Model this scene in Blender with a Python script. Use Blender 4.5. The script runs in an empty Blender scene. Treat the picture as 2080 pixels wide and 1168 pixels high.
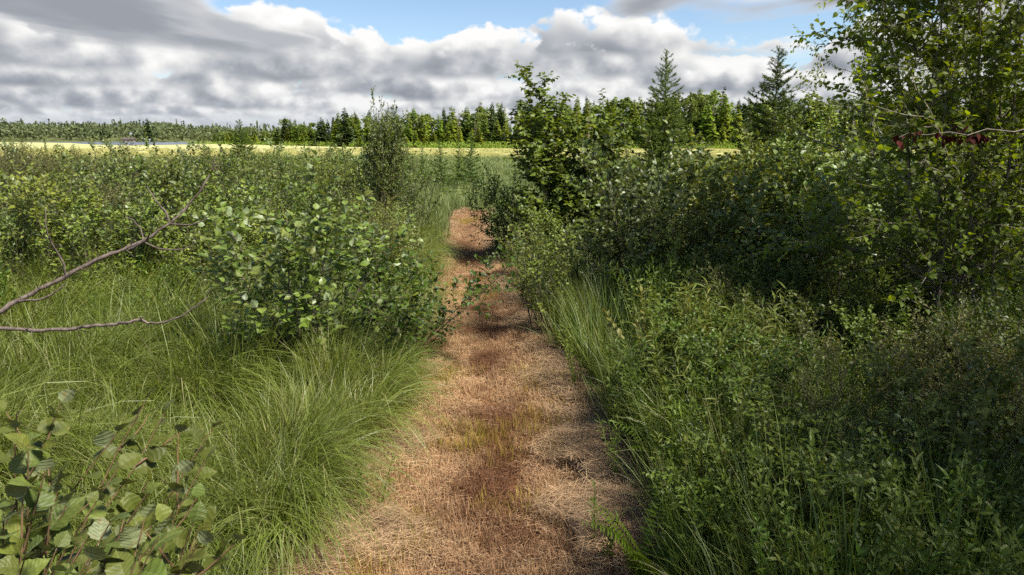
import bpy, math, random
import numpy as np
from mathutils import Vector, Matrix

S = bpy.context.scene
C = S.collection
# ------------------------------------------------------------------ camera
CAM_H, PITCH, FPX = 2.3, math.radians(12.2), 2080 * 24 / 36
cam = bpy.data.cameras.new('camera')
cam.lens, cam.sensor_width, cam.clip_start, cam.clip_end = 24, 36, 0.05, 9000
co = bpy.data.objects.new('camera', cam)
C.objects.link(co)
co.location = (0, 0, CAM_H)
co.rotation_euler = (math.pi / 2 - PITCH, 0, 0)
S.camera = co
# ------------------------------------------------------------------ light
SUN_AZ, SUN_EL = math.radians(120), math.radians(53)
SUNV = Vector((math.sin(SUN_AZ) * math.cos(SUN_EL), math.cos(SUN_AZ) * math.cos(SUN_EL), math.sin(SUN_EL)))
sl = bpy.data.lights.new('sun', 'SUN')
sl.energy, sl.angle, sl.color = 4.9, math.radians(11), (1.0, 0.95, 0.86)
so = bpy.data.objects.new('sun', sl)
C.objects.link(so)
so.location = (30, 0, 40)
so.rotation_euler = SUNV.to_track_quat('Z', 'Y').to_euler()
S.view_settings.view_transform = 'Standard'
S.view_settings.look = 'None'
S.view_settings.exposure = 1.18
S.view_settings.gamma = 1
S.view_settings.use_curve_mapping = False
S.cycles.max_bounces = 6
S.cycles.diffuse_bounces = 4
S.cycles.glossy_bounces = 2
S.cycles.transmission_bounces = 4
S.cycles.transparent_max_bounces = 4
S.cycles.volume_bounces = 0
S.cycles.caustics_reflective = False
S.cycles.caustics_refractive = False
S.cycles.use_denoising = False
S.cycles.use_adaptive_sampling = True
S.cycles.adaptive_threshold = 0.025

# ------------------------------------------------------------------ node helpers
class NT:
    def __init__(s, nt):
        s.t = nt
    def n(s, typ, **kw):
        nd = s.t.nodes.new(typ)
        for k, v in kw.items():
            setattr(nd, k, v)
        return nd
    def put(s, sock, v):
        if v is None:
            return
        if isinstance(v, bpy.types.NodeSocket):
            s.t.links.new(v, sock)
        elif isinstance(v, (tuple, list)) and len(v) == 3 and sock.type == 'RGBA':
            sock.default_value = (*v, 1)
        else:
            sock.default_value = v
    def m(s, op, a, b=None, c=None, clamp=False):
        nd = s.n('ShaderNodeMath', operation=op, use_clamp=clamp)
        for i, v in enumerate((a, b, c)):
            s.put(nd.inputs[i], v)
        return nd.outputs[0]
    def mr(s, v, a, b, c=0.0, d=1.0, smooth=True):
        nd = s.n('ShaderNodeMapRange')
        nd.interpolation_type = 'SMOOTHSTEP' if smooth else 'LINEAR'
        for k, q in zip(('Value', 'From Min', 'From Max', 'To Min', 'To Max'), (v, a, b, c, d)):
            s.put(nd.inputs[k], q)
        return nd.outputs[0]
    def mix(s, f, a, b):
        nd = s.n('ShaderNodeMix', data_type='RGBA')
        s.put(nd.inputs[0], f)
        s.put(nd.inputs[6], a)
        s.put(nd.inputs[7], b)
        return nd.outputs[2]
    def noise(s, vec, scale, detail=4, rough=.5, dim='3D', dist=0.0):
        nd = s.n('ShaderNodeTexNoise', noise_dimensions=dim)
        s.put(nd.inputs['Vector'], vec)
        nd.inputs['Scale'].default_value = scale
        nd.inputs['Detail'].default_value = detail
        nd.inputs['Roughness'].default_value = rough
        nd.inputs['Distortion'].default_value = dist
        return nd.outputs['Fac']
    def ramp(s, v, stops):
        nd = s.n('ShaderNodeValToRGB')
        e = nd.color_ramp.elements
        while len(e) < len(stops):
            e.new(1)
        for q, (p, c) in zip(e, stops):
            q.position = p
            q.color = (*c, 1)
        s.put(nd.inputs[0], v)
        return nd.outputs[0]
    def vec(s, x, y, z):
        nd = s.n('ShaderNodeCombineXYZ')
        for i, v in enumerate((x, y, z)):
            s.put(nd.inputs[i], v)
        return nd.outputs[0]

# ------------------------------------------------------------------ sky
W = bpy.data.worlds.new('World')
S.world = W
W.use_nodes = True
W.cycles.sampling_method = 'MANUAL'
W.cycles.sample_map_resolution = 512
w = NT(W.node_tree)
W.node_tree.nodes.clear()
tc = w.n('ShaderNodeTexCoord').outputs['Generated']
sp = w.n('ShaderNodeSeparateXYZ')
w.put(sp.inputs[0], tc)
dx, dy, dz = sp.outputs
sky = w.n('ShaderNodeTexSky', sky_type='NISHITA')
sky.sun_disc = False
sky.sun_elevation, sky.sun_rotation = SUN_EL, SUN_AZ
sky.altitude, sky.air_density, sky.dust_density, sky.ozone_density = 300, 1.0, 0.2, 2.0
col = sky.outputs[0]
col = w.mix(w.mr(dz, .0, .13, .85, 0.0), col, (3.6, 4.1, 4.7))
KS = 10.0 * 0.62          # cloud brightness against the sky's own scale
SKY_OFF = (-71.3, 27.7, 71.0)
UND = (88.4, 23.0)
hz = w.m('SQRT', w.m('ADD', w.m('ADD', w.m('MULTIPLY', dx, dx), w.m('MULTIPLY', dy, dy)), 1e-6))
ux, uy, tane = w.m('DIVIDE', dx, hz), w.m('DIVIDE', dy, hz), w.m('DIVIDE', dz, hz)
CLOUD = [(0, (.235, .26, .305)), (.3, (.37, .395, .44)), (.58, (.62, .63, .65)), (.82, (.90, .895, .88)), (1, (1.06, 1.05, 1.03))]
def cloud_colour(lit, haze):
    cc = w.ramp(lit, CLOUD)
    cc = w.mix(haze, cc, (.60, .635, .70))
    sc = w.n('ShaderNodeVectorMath', operation='SCALE')
    w.put(sc.inputs[0], cc)
    sc.inputs['Scale'].default_value = KS
    return sc.outputs[0]
# cumulus standing at several distances (km): flat grey base, billowing lit top
#        D    base thick  cover
SHELLS = [(70, 1.2, 1.2, .27, .50), (42, 1.2, 1.25, .30, .36), (29, 1.2, 1.25, .32, .25), (20, 1.2, 1.2, .345, .15), (14.5, 1.2, 1.15, .37, .1), (10.5, 1.2, .95, .47, .04)]
for i, (D, hb, T, cov, hzf) in enumerate(SHELLS):
    h = w.m('MULTIPLY', tane, D)
    ox, oy, oz = SKY_OFF[0] + 13 * i, SKY_OFF[1], SKY_OFF[2]
    P = w.vec(w.m('MULTIPLY_ADD', ux, D, ox), w.m('MULTIPLY_ADD', uy, D, oy), w.m('MULTIPLY_ADD', h, 1.35, oz))
    n = w.noise(P, .37, 6, .54)
    P2 = w.vec(w.m('MULTIPLY_ADD', ux, D, ox + .32), w.m('MULTIPLY_ADD', uy, D, oy), w.m('MULTIPLY_ADD', h, 1.35, oz + .40))
    n2 = w.noise(P2, .37, 3, .5)
    q = w.m('DIVIDE', w.m('SUBTRACT', h, hb), T)
    d = w.m('SUBTRACT', n, w.m('MULTIPLY_ADD', w.m('MAXIMUM', q, 0.0), .23, cov - .035))
    a = w.m('MULTIPLY', w.mr(d, 0, .03), w.mr(w.m('MULTIPLY_ADD', n, .8, q), .28, .50))
    lit = w.m('MULTIPLY_ADD', w.m('SUBTRACT', n, n2), 4.6, w.m('MULTIPLY_ADD', q, .45, .52))
    lit = w.m('ADD', lit, w.mr(d, 0, .07, .20, 0.0))
    col = w.mix(a, col, cloud_colour(lit, hzf))
# undersides of the clouds overhead
for H, cov, l0 in ((1.32, .54, .44), (1.12, .56, .2)):
    t = w.m('DIVIDE', H, w.m('MAXIMUM', dz, .02))
    P = w.vec(w.m('MULTIPLY_ADD', dx, t, UND[0]), w.m('MULTIPLY_ADD', w.m('MULTIPLY', dy, t), .42, UND[1]), H * .8)
    n = w.noise(P, .34, 5, .45)
    a = w.m('MULTIPLY', w.mr(n, cov, cov + .06), w.mr(w.m('MULTIPLY_ADD', n, .10, dz), .165, .195))
    lit = w.m('ADD', w.mr(n, cov, cov + .09, .5, 0.0), l0)
    col = w.mix(a, col, cloud_colour(lit, .05))
col = w.mix(w.mr(dz, .004, .045, .9, 0.0), col, (.56 * KS, .60 * KS, .66 * KS))
bg = w.n('ShaderNodeBackground')
w.put(bg.inputs[0], col)
bg.inputs[1].default_value = 0.070
out = w.n('ShaderNodeOutputWorld')
w.t.links.new(bg.outputs[0], out.inputs[0])

# ------------------------------------------------------------------ geometry helpers
rng = np.random.default_rng(11)
UP = np.array([0., 0, 1])

def nrm(v):
    return v / (np.linalg.norm(v, axis=-1, keepdims=True) + 1e-9)

def depth(Y, z=0.0):
    return Y * math.cos(PITCH) + (CAM_H - z) * math.sin(PITCH)

def X(px, Y, z=0.0):
    """world x of photo column px at forward distance Y"""
    return (px - 1040) / FPX * depth(Y, z)

def Z(py, Y):
    """world height of photo row py at forward distance Y"""
    v = (584 - py) / FPX
    return CAM_H + Y / (math.cos(PITCH) + v * math.sin(PITCH)) * (-math.sin(PITCH) + v * math.cos(PITCH))

def at(px, py, Y):
    z = Z(py, Y)
    return np.array([X(px, Y, z), Y, z])

def gp(px, py, z=0.0):
    v = (584 - py) / FPX
    a = (math.cos(PITCH) + v * math.sin(PITCH)) / (math.sin(PITCH) - v * math.cos(PITCH))
    Y = (CAM_H - z) * a
    return np.array([X(px, Y, z), Y, z])

def mesh(name, V, F, mats, mi=None, smooth=False):
    V = np.asarray(V, np.float32)
    F = np.asarray(F, np.int32)
    me = bpy.data.meshes.new(name)
    me.vertices.add(len(V))
    me.vertices.foreach_set('co', V.ravel())
    k = F.shape[1]
    me.loops.add(F.size)
    me.loops.foreach_set('vertex_index', F.ravel())
    me.polygons.add(len(F))
    me.polygons.foreach_set('loop_start', np.arange(len(F), dtype=np.int32) * k)
    for m in (mats if isinstance(mats, (list, tuple)) else [mats]):
        me.materials.append(m)
    if mi is not None:
        me.polygons.foreach_set('material_index', np.asarray(mi, np.int32))
    me.polygons.foreach_set('use_smooth', np.full(len(F), smooth))
    me.update(calc_edges=True)
    return me

def link(name, data, parent=None, loc=(0, 0, 0), rz=0.0, sc=1.0, kind=None):
    o = bpy.data.objects.new(name, data)
    o.location = loc
    o.rotation_euler = (0, 0, rz)
    o.scale = (sc, sc, sc) if not hasattr(sc, '__len__') else sc
    if parent:
        o.parent = parent
    if kind:
        o['kind'] = kind
    C.objects.link(o)
    return o

def tag(o, label, cat, group=None):
    o['label'], o['category'] = label, cat
    if group:
        o['group'] = group
    return o

def thing(name, label, cat, loc, rz=0.0, sc=1.0, group=None):
    return tag(link(name, None, None, loc, rz, sc), label, cat, group)

class MB:
    """collects triangles"""
    def __init__(s):
        s.V, s.F, s.M, s.n = [], [], [], 0
    def add(s, V, F, m=0):
        if len(V) == 0:
            return
        s.V.append(np.asarray(V, float))
        s.F.append(np.asarray(F) + s.n)
        s.M.append(np.full(len(F), m))
        s.n += len(V)
    def tube(s, P, R, k=5, m=0):
        P = np.asarray(P, float)
        R = np.asarray(R, float)
        T = np.gradient(P, axis=0)
        T = nrm(T)
        ref = np.where(np.abs(T[:, 2:3]) > .9, np.array([[1., 0, 0]]), UP[None])
        A = nrm(np.cross(T, ref))
        B = np.cross(T, A)
        an = np.arange(k) * 2 * math.pi / k
        ring = P[:, None] + R[:, None, None] * (np.cos(an)[None, :, None] * A[:, None] + np.sin(an)[None, :, None] * B[:, None])
        V = ring.reshape(-1, 3)
        F = []
        for i in range(len(P) - 1):
            for j in range(k):
                a, b = i * k + j, i * k + (j + 1) % k
                F += [(a, b, b + k), (a, b + k, a + k)]
        s.add(V, F, m)
    def stamp(s, tmpl, pos, ax, no, size, m=0):
        """copies of a leaf template: x across, y along, z normal"""
        if len(pos) == 0:
            return
        TV, TF = tmpl
        pos, ax, no = np.asarray(pos), nrm(np.asarray(ax)), np.asarray(no)
        no = nrm(no - ax * np.sum(no * ax, 1, keepdims=True))
        sd = np.cross(ax, no)
        size = np.asarray(size)
        V = pos[:, None] + size[:, None, None] * (TV[None, :, 0:1] * sd[:, None] + TV[None, :, 1:2] * ax[:, None] + TV[None, :, 2:3] * no[:, None])
        K = len(TV)
        F = (TF[None] + (np.arange(len(pos)) * K)[:, None, None]).reshape(-1, 3)
        s.add(V.reshape(-1, 3), F, m)
    def mesh(s, name, mats, smooth=False):
        if not s.V:
            s.V, s.F, s.M = [np.zeros((3, 3))], [np.array([[0, 1, 2]])], [np.zeros(1)]
        return mesh(name, np.concatenate(s.V), np.concatenate(s.F), mats, np.concatenate(s.M), smooth)

# leaf templates
def leaf_tmpl(wd=.3, fold=.10, curl=.16, wide=.42):
    V = np.array([(0, 0, 0), (-wd * .85, wide * .55, fold), (0, wide * .6, 0), (wd * .85, wide * .55, fold),
                  (-wd, wide * 1.35, fold), (0, wide * 1.35, 0), (wd, wide * 1.35, fold), (0, 1, 0)], float)
    V[:, 2] -= curl * V[:, 1] ** 2
    F = np.array([(0, 2, 1), (0, 3, 2), (1, 2, 5), (1, 5, 4), (2, 3, 6), (2, 6, 5), (4, 5, 7), (5, 6, 7)])
    return V, F
LEAF = leaf_tmpl()
LEAF_ROUND = leaf_tmpl(.38, .12, .2, .40)
LEAF_NARROW = leaf_tmpl(.085, .03, .28, .40)
LEAF_SMALL = (np.array([(0, 0, 0), (-.3, .5, .08), (0, 1, -.1), (.3, .5, .08)], float), np.array([(0, 2, 1), (0, 3, 2)]))
def alder_tmpl(curl=.2, seed=0):
    n = 9
    r = np.random.default_rng(seed)
    V, F = [], []
    for i in range(n + 1):
        t = i / n
        wdt = .40 * math.sin(math.pi * min(1, t ** .8 * .97 + .03)) ** .75 * (1.06 if i % 2 else .93)
        if i == 0: wdt = .05
        if i == n: wdt = .0
        zz = -curl * t * t + (.006 if i % 2 else -.006)
        yv = .08 + .92 * t
        V += [(-wdt, yv - .06 * t, zz + .22 * wdt + r.normal(0, .012)), (0, yv, zz - .01), (wdt, yv - .06 * t, zz + .22 * wdt + r.normal(0, .012))]
    for i in range(n):
        a, b = i * 3, i * 3 + 3
        F += [(a, a + 1, b + 1), (a, b + 1, b), (a + 1, a + 2, b + 2), (a + 1, b + 2, b + 1)]
    k = len(V)
    V += [(-.012, -.12, 0), (.012, -.12, 0), (0, .12, .003)]
    F += [(k, k + 1, k + 2)]
    return np.array(V, float), np.array(F)

# ------------------------------------------------------------------ materials
def mat(name, rough=.9, spec=.2):
    m = bpy.data.materials.new(name)
    m.use_nodes = True
    b = m.node_tree.nodes['Principled BSDF']
    b.inputs['Roughness'].default_value = rough
    b.inputs['Specular IOR Level'].default_value = spec
    return m, NT(m.node_tree), b

def leaf_mat(name, cols, back=None, trans=.28, rough=.5, spec=.35, tint=None, obj_amt=1.0, sat=1.15):
    """cols: colours met at random from leaf to leaf; back: colour of the underside"""
    m, t, b = mat(name, rough, spec)
    geo = t.n('ShaderNodeNewGeometry')
    oi = t.n('ShaderNodeObjectInfo')
    r = t.m('ADD', t.m('MULTIPLY', geo.outputs['Random Per Island'], 1 - .5 * obj_amt), t.m('MULTIPLY', oi.outputs['Random'], .5 * obj_amt))
    k = len(cols)
    c = t.ramp(r, [(i / (k - 1), q) for i, q in enumerate(cols)])
    tco = t.n('ShaderNodeTexCoord').outputs['Object']
    br = t.mr(t.noise(tco, 2.2, 2), .3, .7, .82, 1.18)
    hs = t.n('ShaderNodeHueSaturation')
    t.put(hs.inputs['Color'], c)
    hs.inputs['Saturation'].default_value = sat
    t.put(hs.inputs['Hue'], t.mr(t.m('FRACT', t.m('MULTIPLY', oi.outputs['Random'], 13.7)), 0, 1, .5 - .022 * obj_amt, .5 + .018 * obj_amt, False))
    t.put(hs.inputs['Value'], t.m('MULTIPLY', br, t.mr(t.m('FRACT', t.m('MULTIPLY', oi.outputs['Random'], 7.31)), 0, 1, 1 - .30 * obj_amt, 1 + .28 * obj_amt, False)))
    c = hs.outputs[0]
    if tint:
        at_ = t.n('ShaderNodeAttribute', attribute_type='INSTANCER', attribute_name='tint')
        c = t.mix(at_.outputs['Fac'], c, tint)
    front = c
    if back:
        bk = t.mix(.65, c, back)
        c = t.mix(geo.outputs['Backfacing'], c, bk)
    t.put(b.inputs['Base Color'], c)
    tr = t.n('ShaderNodeBsdfTranslucent')
    hs2 = t.n('ShaderNodeHueSaturation')
    t.put(hs2.inputs['Color'], front)
    hs2.inputs['Hue'].default_value = .485
    hs2.inputs['Saturation'].default_value = 1.1
    hs2.inputs['Value'].default_value = 1.25
    t.put(tr.inputs[0], hs2.outputs[0])
    mx = t.n('ShaderNodeMixShader')
    mx.inputs[0].default_value = trans
    t.t.links.new(b.outputs[0], mx.inputs[1])
    t.t.links.new(tr.outputs[0], mx.inputs[2])
    t.t.links.new(mx.outputs[0], t.t.nodes['Material Output'].inputs[0])
    return m

def add_veins(m):
    t = NT(m.node_tree)
    b = m.node_tree.nodes['Principled BSDF']
    sx = t.n('ShaderNodeSeparateXYZ'); t.put(sx.inputs[0], t.n('ShaderNodeTexCoord').outputs['Object'])
    ax_ = t.m('ABSOLUTE', sx.outputs[0])
    v = t.m('POWER', t.m('ABSOLUTE', t.m('SINE', t.m('MULTIPLY', t.m('SUBTRACT', sx.outputs[1], t.m('MULTIPLY', ax_, .75)), 26.0))), .35)
    v = t.m('MULTIPLY', v, t.mr(ax_, .005, .03, .0, 1.0))
    old = b.inputs['Base Color'].links[0].from_socket
    oi = t.n('ShaderNodeObjectInfo')
    spot = t.noise(t.n('ShaderNodeNewGeometry').outputs['Position'], 55, 4, .6)
    c = t.mix(t.mr(spot, .60, .70, 0, .75), old, (.16, .12, .04))
    c = t.mix(t.m('MULTIPLY', t.m('SUBTRACT', 1.0, v), .20), c, (.28, .29, .13))
    t.put(b.inputs['Base Color'], c)
    bp = t.n('ShaderNodeBump'); bp.inputs['Strength'].default_value = .25; bp.inputs['Distance'].default_value = .004
    t.put(bp.inputs['Height'], v); t.put(b.inputs['Normal'], bp.outputs[0])

def bark_mat(name, c1, c2, scale=25):
    m, t, b = mat(name, .9, .15)
    g = t.n('ShaderNodeTexCoord').outputs['Object']
    mp = t.n('ShaderNodeMapping')
    t.put(mp.inputs[0], g)
    mp.inputs['Scale'].default_value = (1, 1, .35)
    n = t.noise(mp.outputs[0], scale, 5, .65)
    t.put(b.inputs['Base Color'], t.ramp(n, [(.3, c1), (.68, c2)]))
    bp = t.n('ShaderNodeBump')
    bp.inputs['Strength'].default_value = .5
    bp.inputs['Distance'].default_value = .01
    t.put(bp.inputs['Height'], n)
    t.put(b.inputs['Normal'], bp.outputs[0])
    return m

M = {}
M['shrub'] = leaf_mat('shrub_leaf', [(.066, .096, .018), (.10, .135, .027), (.132, .16, .038), (.082, .118, .022), (.175, .185, .05)], (.22, .25, .14), trans=.22)
M['shrub_pale'] = leaf_mat('pale_shrub_leaf', [(.070, .105, .022), (.10, .138, .034), (.13, .158, .050), (.085, .12, .028)], (.30, .35, .21), rough=.42, spec=.45, trans=.24)
M['bog'] = leaf_mat('bog_shrub_leaf', [(.090, .100, .024), (.125, .128, .034), (.10, .118, .028), (.165, .145, .05), (.135, .148, .036)], (.20, .20, .09))
M['dark'] = leaf_mat('dark_shrub_leaf', [(.045, .075, .014), (.070, .105, .020), (.090, .120, .025), (.055, .088, .017)], (.17, .20, .10))
M['alder'] = leaf_mat('alder_leaf', [(.070, .090, .022), (.10, .12, .030), (.085, .11, .033), (.15, .145, .038)], (.22, .25, .14), rough=.5, spec=.25)
add_veins(M['alder'])
M['tree'] = leaf_mat('tree_leaf', [(.095, .140, .026), (.13, .175, .034), (.165, .20, .042), (.11, .155, .030)], (.26, .29, .14), trans=.5)
M['redleaf'] = leaf_mat('dead_red_leaf', [(.030, .010, .008), (.055, .014, .010), (.030, .016, .011)], None, trans=.05, sat=1.0, spec=.05, rough=.8)
M['larch'] = leaf_mat('larch_needles', [(.060, .095, .018), (.085, .125, .025), (.110, .145, .035)], None, trans=.3)
M['grass'] = leaf_mat('sedge_blade', [(.125, .165, .032), (.175, .21, .055), (.235, .255, .095), (.145, .185, .042), (.37, .33, .19)], None, trans=.38, rough=.45, spec=.4, tint=(.065, .110, .020), obj_amt=.0)
M['herb'] = leaf_mat('herb_leaf', [(.065, .110, .020), (.090, .140, .027), (.115, .160, .036), (.075, .120, .024)], (.15, .20, .08), trans=.32, tint=(.17, .16, .035))
M['fern'] = leaf_mat('fern_leaf', [(.085, .13, .020), (.115, .16, .028)], None)
M['straw'] = leaf_mat('straw_blade', [(.40, .245, .125), (.51, .35, .20), (.42, .265, .14), (.25, .135, .065), (.56, .42, .26), (.33, .18, .085)], None, trans=.15, rough=.7, spec=.2, tint=(.115, .048, .022), obj_amt=.0, sat=1.04)
M['hay'] = leaf_mat('grey_hay', [(.33, .235, .145), (.41, .30, .19), (.26, .18, .11), (.46, .35, .22)], None, trans=.1, rough=.75, tint=(.27, .165, .09), obj_amt=0)
M['heap'] = leaf_mat('heaped_hay', [(.28, .19, .115), (.36, .255, .16), (.21, .14, .085), (.42, .31, .20)], None, trans=.08, rough=.8, obj_amt=0)
M['yellowgrass'] = leaf_mat('yellow_green_stubble', [(.30, .22, .07), (.36, .28, .09), (.24, .20, .05), (.40, .29, .12)], None, trans=.25)
M['marsh'] = leaf_mat('marsh_sedge', [(.35, .34, .14), (.41, .385, .17), (.29, .295, .11), (.44, .40, .20)], None, trans=.25, tint=(.15, .185, .058), obj_amt=0)
M['flower'] = leaf_mat('yellow_flower', [(.62, .40, .02), (.70, .48, .03), (.5, .32, .02)], None)
M['brownflower'] = leaf_mat('brown_seed_head', [(.12, .055, .02), (.18, .08, .03)], None)
M['bark'] = bark_mat('shrub_bark', (.055, .042, .032), (.14, .11, .085))
M['greybark'] = bark_mat('alder_bark', (.10, .082, .065), (.26, .22, .18))
M['deadwood'] = bark_mat('dead_wood', (.045, .032, .026), (.19, .15, .125), 45)
M['birchbark'] = bark_mat('birch_bark', (.30, .28, .25), (.62, .59, .54), 14)
M['stalk'] = bark_mat('herb_stalk', (.07, .085, .02), (.13, .13, .04))
M['redstalk'] = bark_mat('red_stalk', (.09, .05, .03), (.16, .10, .05))

def far_mat(name, cols, trans=.25):
    return leaf_mat(name, cols, None, trans=trans, rough=.6, spec=.2)
M['f_larch'] = far_mat('far_larch', [(.175, .24, .060), (.21, .27, .072), (.25, .295, .088)], .38)
M['f_young'] = far_mat('far_young_larch', [(.23, .29, .070), (.27, .32, .085), (.20, .265, .065)], .36)
M['f_spruce'] = far_mat('far_spruce', [(.055, .080, .034), (.075, .102, .040), (.090, .115, .046)])
M['f_decid'] = far_mat('far_deciduous', [(.13, .18, .055), (.165, .21, .068), (.20, .235, .085)], .34)
M['f_dead'] = far_mat('far_dead', [(.24, .19, .155), (.30, .245, .20)], .05)
M['f_shore'] = far_mat('shore_wood', [(.075, .095, .048), (.105, .122, .06), (.13, .145, .07), (.085, .105, .053)])

# ------------------------------------------------------------------ ground, path, water
PATH_PX = [(1250, 560, 1400), (1168, 610, 1345), (1050, 700, 1300), (960, 745, 1275), (900, 785, 1240), (830, 825, 1195), (760, 845, 1165), (700, 868, 1110),
           (640, 880, 1075), (590, 890, 1050), (540, 892, 1028), (500, 897, 1010), (470, 905, 1000), (445, 918, 1000), (430, 935, 1010)]
_pl = np.array([gp(l, r)[:2] for r, l, _ in PATH_PX])
_pr = np.array([gp(q, r)[:2] for r, _, q in PATH_PX])
PY = _pl[:, 1]
PY0, PY1 = PY[0], PY[-1]
def path_l(y): return np.interp(y, PY, _pl[:, 0])
def path_r(y): return np.interp(y, PY, _pr[:, 0])
_k = rng.normal(0, 1, (10, 2)); _ph = rng.uniform(0, 6.28, 10)
def wob(x, y, f=1.0):
    s = 0
    for i in range(10):
        s = s + np.sin(f * (x * _k[i, 0] + y * _k[i, 1]) + _ph[i])
    return s / 10
def edge(x, y):
    """signed distance into the path, >0 inside"""
    l, r = path_l(y), path_r(y)
    e = np.minimum(x - l, r - x)
    e = e + .10 * wob(x, y, 5.0) * np.clip(1 - y / 30, .2, 1)
    return np.where((y < PY1) & (y > -3), e, -9.0)
def gz(x, y):
    x, y = np.asarray(x, float), np.asarray(y, float)
    e = edge(x, y)
    near = np.clip(1.3 - y / 40, 0, 1)
    z = .045 * wob(x, y, 1.3) * near + .025 * wob(x + 7, y, 4) * near
    ins = np.clip((e + .05) / .35, 0, 1)
    z = z * (1 - .55 * ins) + .03 * near * (1 - ins)
    rid = np.exp(-((e - .10) / .13) ** 2) * (.03 + .08 * np.clip(wob(x * .7 + 3, y, 3.3) * 3, 0, 1)) * near
    return z + rid
def graded(lo, hi, step, far, g=1.13):
    a = list(np.arange(lo, hi, step))
    st = step
    while a[-1] < far:
        st *= g
        a.append(a[-1] + st)
    return a
ys = graded(-1.5, 14, .09, 4200)
yn = [-1.5 - .6 * 1.6 ** i for i in range(14)][::-1]
ys = np.array(yn + ys)
xp = graded(0, 4.5, .09, 3600)
xs = np.array([-v for v in xp[:0:-1]] + xp)
GX, GY = np.meshgrid(xs, ys)
GZ = gz(GX, GY)
GZ = np.where(edge(GX, GY) > .12, GZ - .03, GZ)
nx, ny = len(xs), len(ys)
idx = np.arange(nx * ny).reshape(ny, nx)
F = np.stack([idx[:-1, :-1], idx[:-1, 1:], idx[1:, 1:], idx[1:, :-1]], -1).reshape(-1, 4)
m, t, b = mat('marsh_ground', .95, .1)
geo = t.n('ShaderNodeNewGeometry').outputs['Position']
spx = t.n('ShaderNodeSeparateXYZ'); t.put(spx.inputs[0], geo)
n1 = t.noise(geo, .06, 5, .6)
n2 = t.noise(geo, 3.0, 6, .65)
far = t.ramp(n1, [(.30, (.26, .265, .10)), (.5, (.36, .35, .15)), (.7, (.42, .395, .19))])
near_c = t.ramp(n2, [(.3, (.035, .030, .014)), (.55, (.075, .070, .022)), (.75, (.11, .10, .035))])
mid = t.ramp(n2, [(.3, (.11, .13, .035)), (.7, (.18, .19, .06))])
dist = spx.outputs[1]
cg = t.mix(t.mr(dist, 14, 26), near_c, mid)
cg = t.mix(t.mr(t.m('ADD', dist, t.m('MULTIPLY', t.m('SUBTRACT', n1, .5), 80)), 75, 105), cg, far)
t.put(b.inputs['Base Color'], cg)
bp = t.n('ShaderNodeBump'); bp.inputs['Strength'].default_value = .6; bp.inputs['Distance'].default_value = .05
t.put(bp.inputs['Height'], n2); t.put(b.inputs['Normal'], bp.outputs[0])
link('ground', mesh('ground', np.stack([GX, GY, GZ], -1).reshape(-1, 3), F, m, smooth=True), kind='structure')

# path sheet
py_ = np.arange(-1.0, PY1 + .05, .07)
uu = np.linspace(-.04, 1.04, 34)
L, R = path_l(py_), path_r(py_)
PXg = L[:, None] + (R - L)[:, None] * uu[None]
PXg = PXg + np.where((uu < 0.02) | (uu > .98), 1, 0)[None] * rng.normal(0, .03, PXg.shape)
PYg = np.repeat(py_[:, None], 34, 1)
PZg = gz(PXg, PYg) + .006
idx = np.arange(PXg.size).reshape(PXg.shape)
F = np.stack([idx[:-1, :-1], idx[:-1, 1:], idx[1:, 1:], idx[1:, :-1]], -1).reshape(-1, 4)
m, t, b = mat('mown_path', .95, .1)
geo = t.n('ShaderNodeNewGeometry').outputs['Position']
n1 = t.noise(geo, 2.2, 5, .6); n2 = t.noise(geo, 30, 5, .7)
c = t.ramp(n2, [(.28, (.05, .022, .010)), (.5, (.16, .080, .035)), (.72, (.30, .18, .09))])
c = t.mix(t.mr(n1, .52, .68), c, (.15, .065, .025))
t.put(b.inputs['Base Color'], c)
bp = t.n('ShaderNodeBump'); bp.inputs['Strength'].default_value = .9; bp.inputs['Distance'].default_value = .03
t.put(bp.inputs['Height'], n2); t.put(b.inputs['Normal'], bp.outputs[0])
link('path', mesh('path', np.stack([PXg, PYg, PZg], -1).reshape(-1, 3), F, m, smooth=True), kind='structure')

# lake
m, t, b = mat('lake_water', .18, .5)
b.inputs['Base Color'].default_value = (.06, .08, .11, 1)
geo = t.n('ShaderNodeNewGeometry').outputs['Position']
bp = t.n('ShaderNodeBump'); bp.inputs['Strength'].default_value = .5; bp.inputs['Distance'].default_value = .5
t.put(bp.inputs['Height'], t.noise(geo, .5, 4)); t.put(b.inputs['Normal'], bp.outputs[0])
lake = []
for px, Y in [(20, 800), (120, 830), (300, 840), (420, 800), (408, 600), (404, 460), (390, 380), (330, 330), (250, 320), (200, 350), (165, 420), (140, 560), (80, 640)]:
    lake.append((X(px, Y), Y, .06))
mlk = bpy.data.meshes.new('lake'); mlk.from_pydata(lake, [], [list(range(len(lake)))[::-1]]); mlk.materials.append(m)
link('lake', mlk, kind='structure')

# low hill behind the lake
hx = np.linspace(-1300, 250, 60); hy = np.linspace(790, 1500, 24)
HX, HY = np.meshgrid(hx, hy)
def hillz(x, y):
    u = np.clip((y - 800) / 260, 0, 1); u = u * u * (3 - 2 * u)
    return u * (6 + 5 * np.sin(x / 120 + 1) + 4 * np.sin(x / 47)) * np.clip((60 - x) / 400, 0, 1) - .3
idx = np.arange(HX.size).reshape(HX.shape)
F = np.stack([idx[:-1, :-1], idx[:-1, 1:], idx[1:, 1:], idx[1:, :-1]], -1).reshape(-1, 4)
m, t, b = mat('hill_ground', .95, .1); b.inputs['Base Color'].default_value = (.10, .11, .04, 1)
link('hill', mesh('hill', np.stack([HX, HY, hillz(HX, HY)], -1).reshape(-1, 3), F, m, smooth=True), kind='structure')

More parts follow.
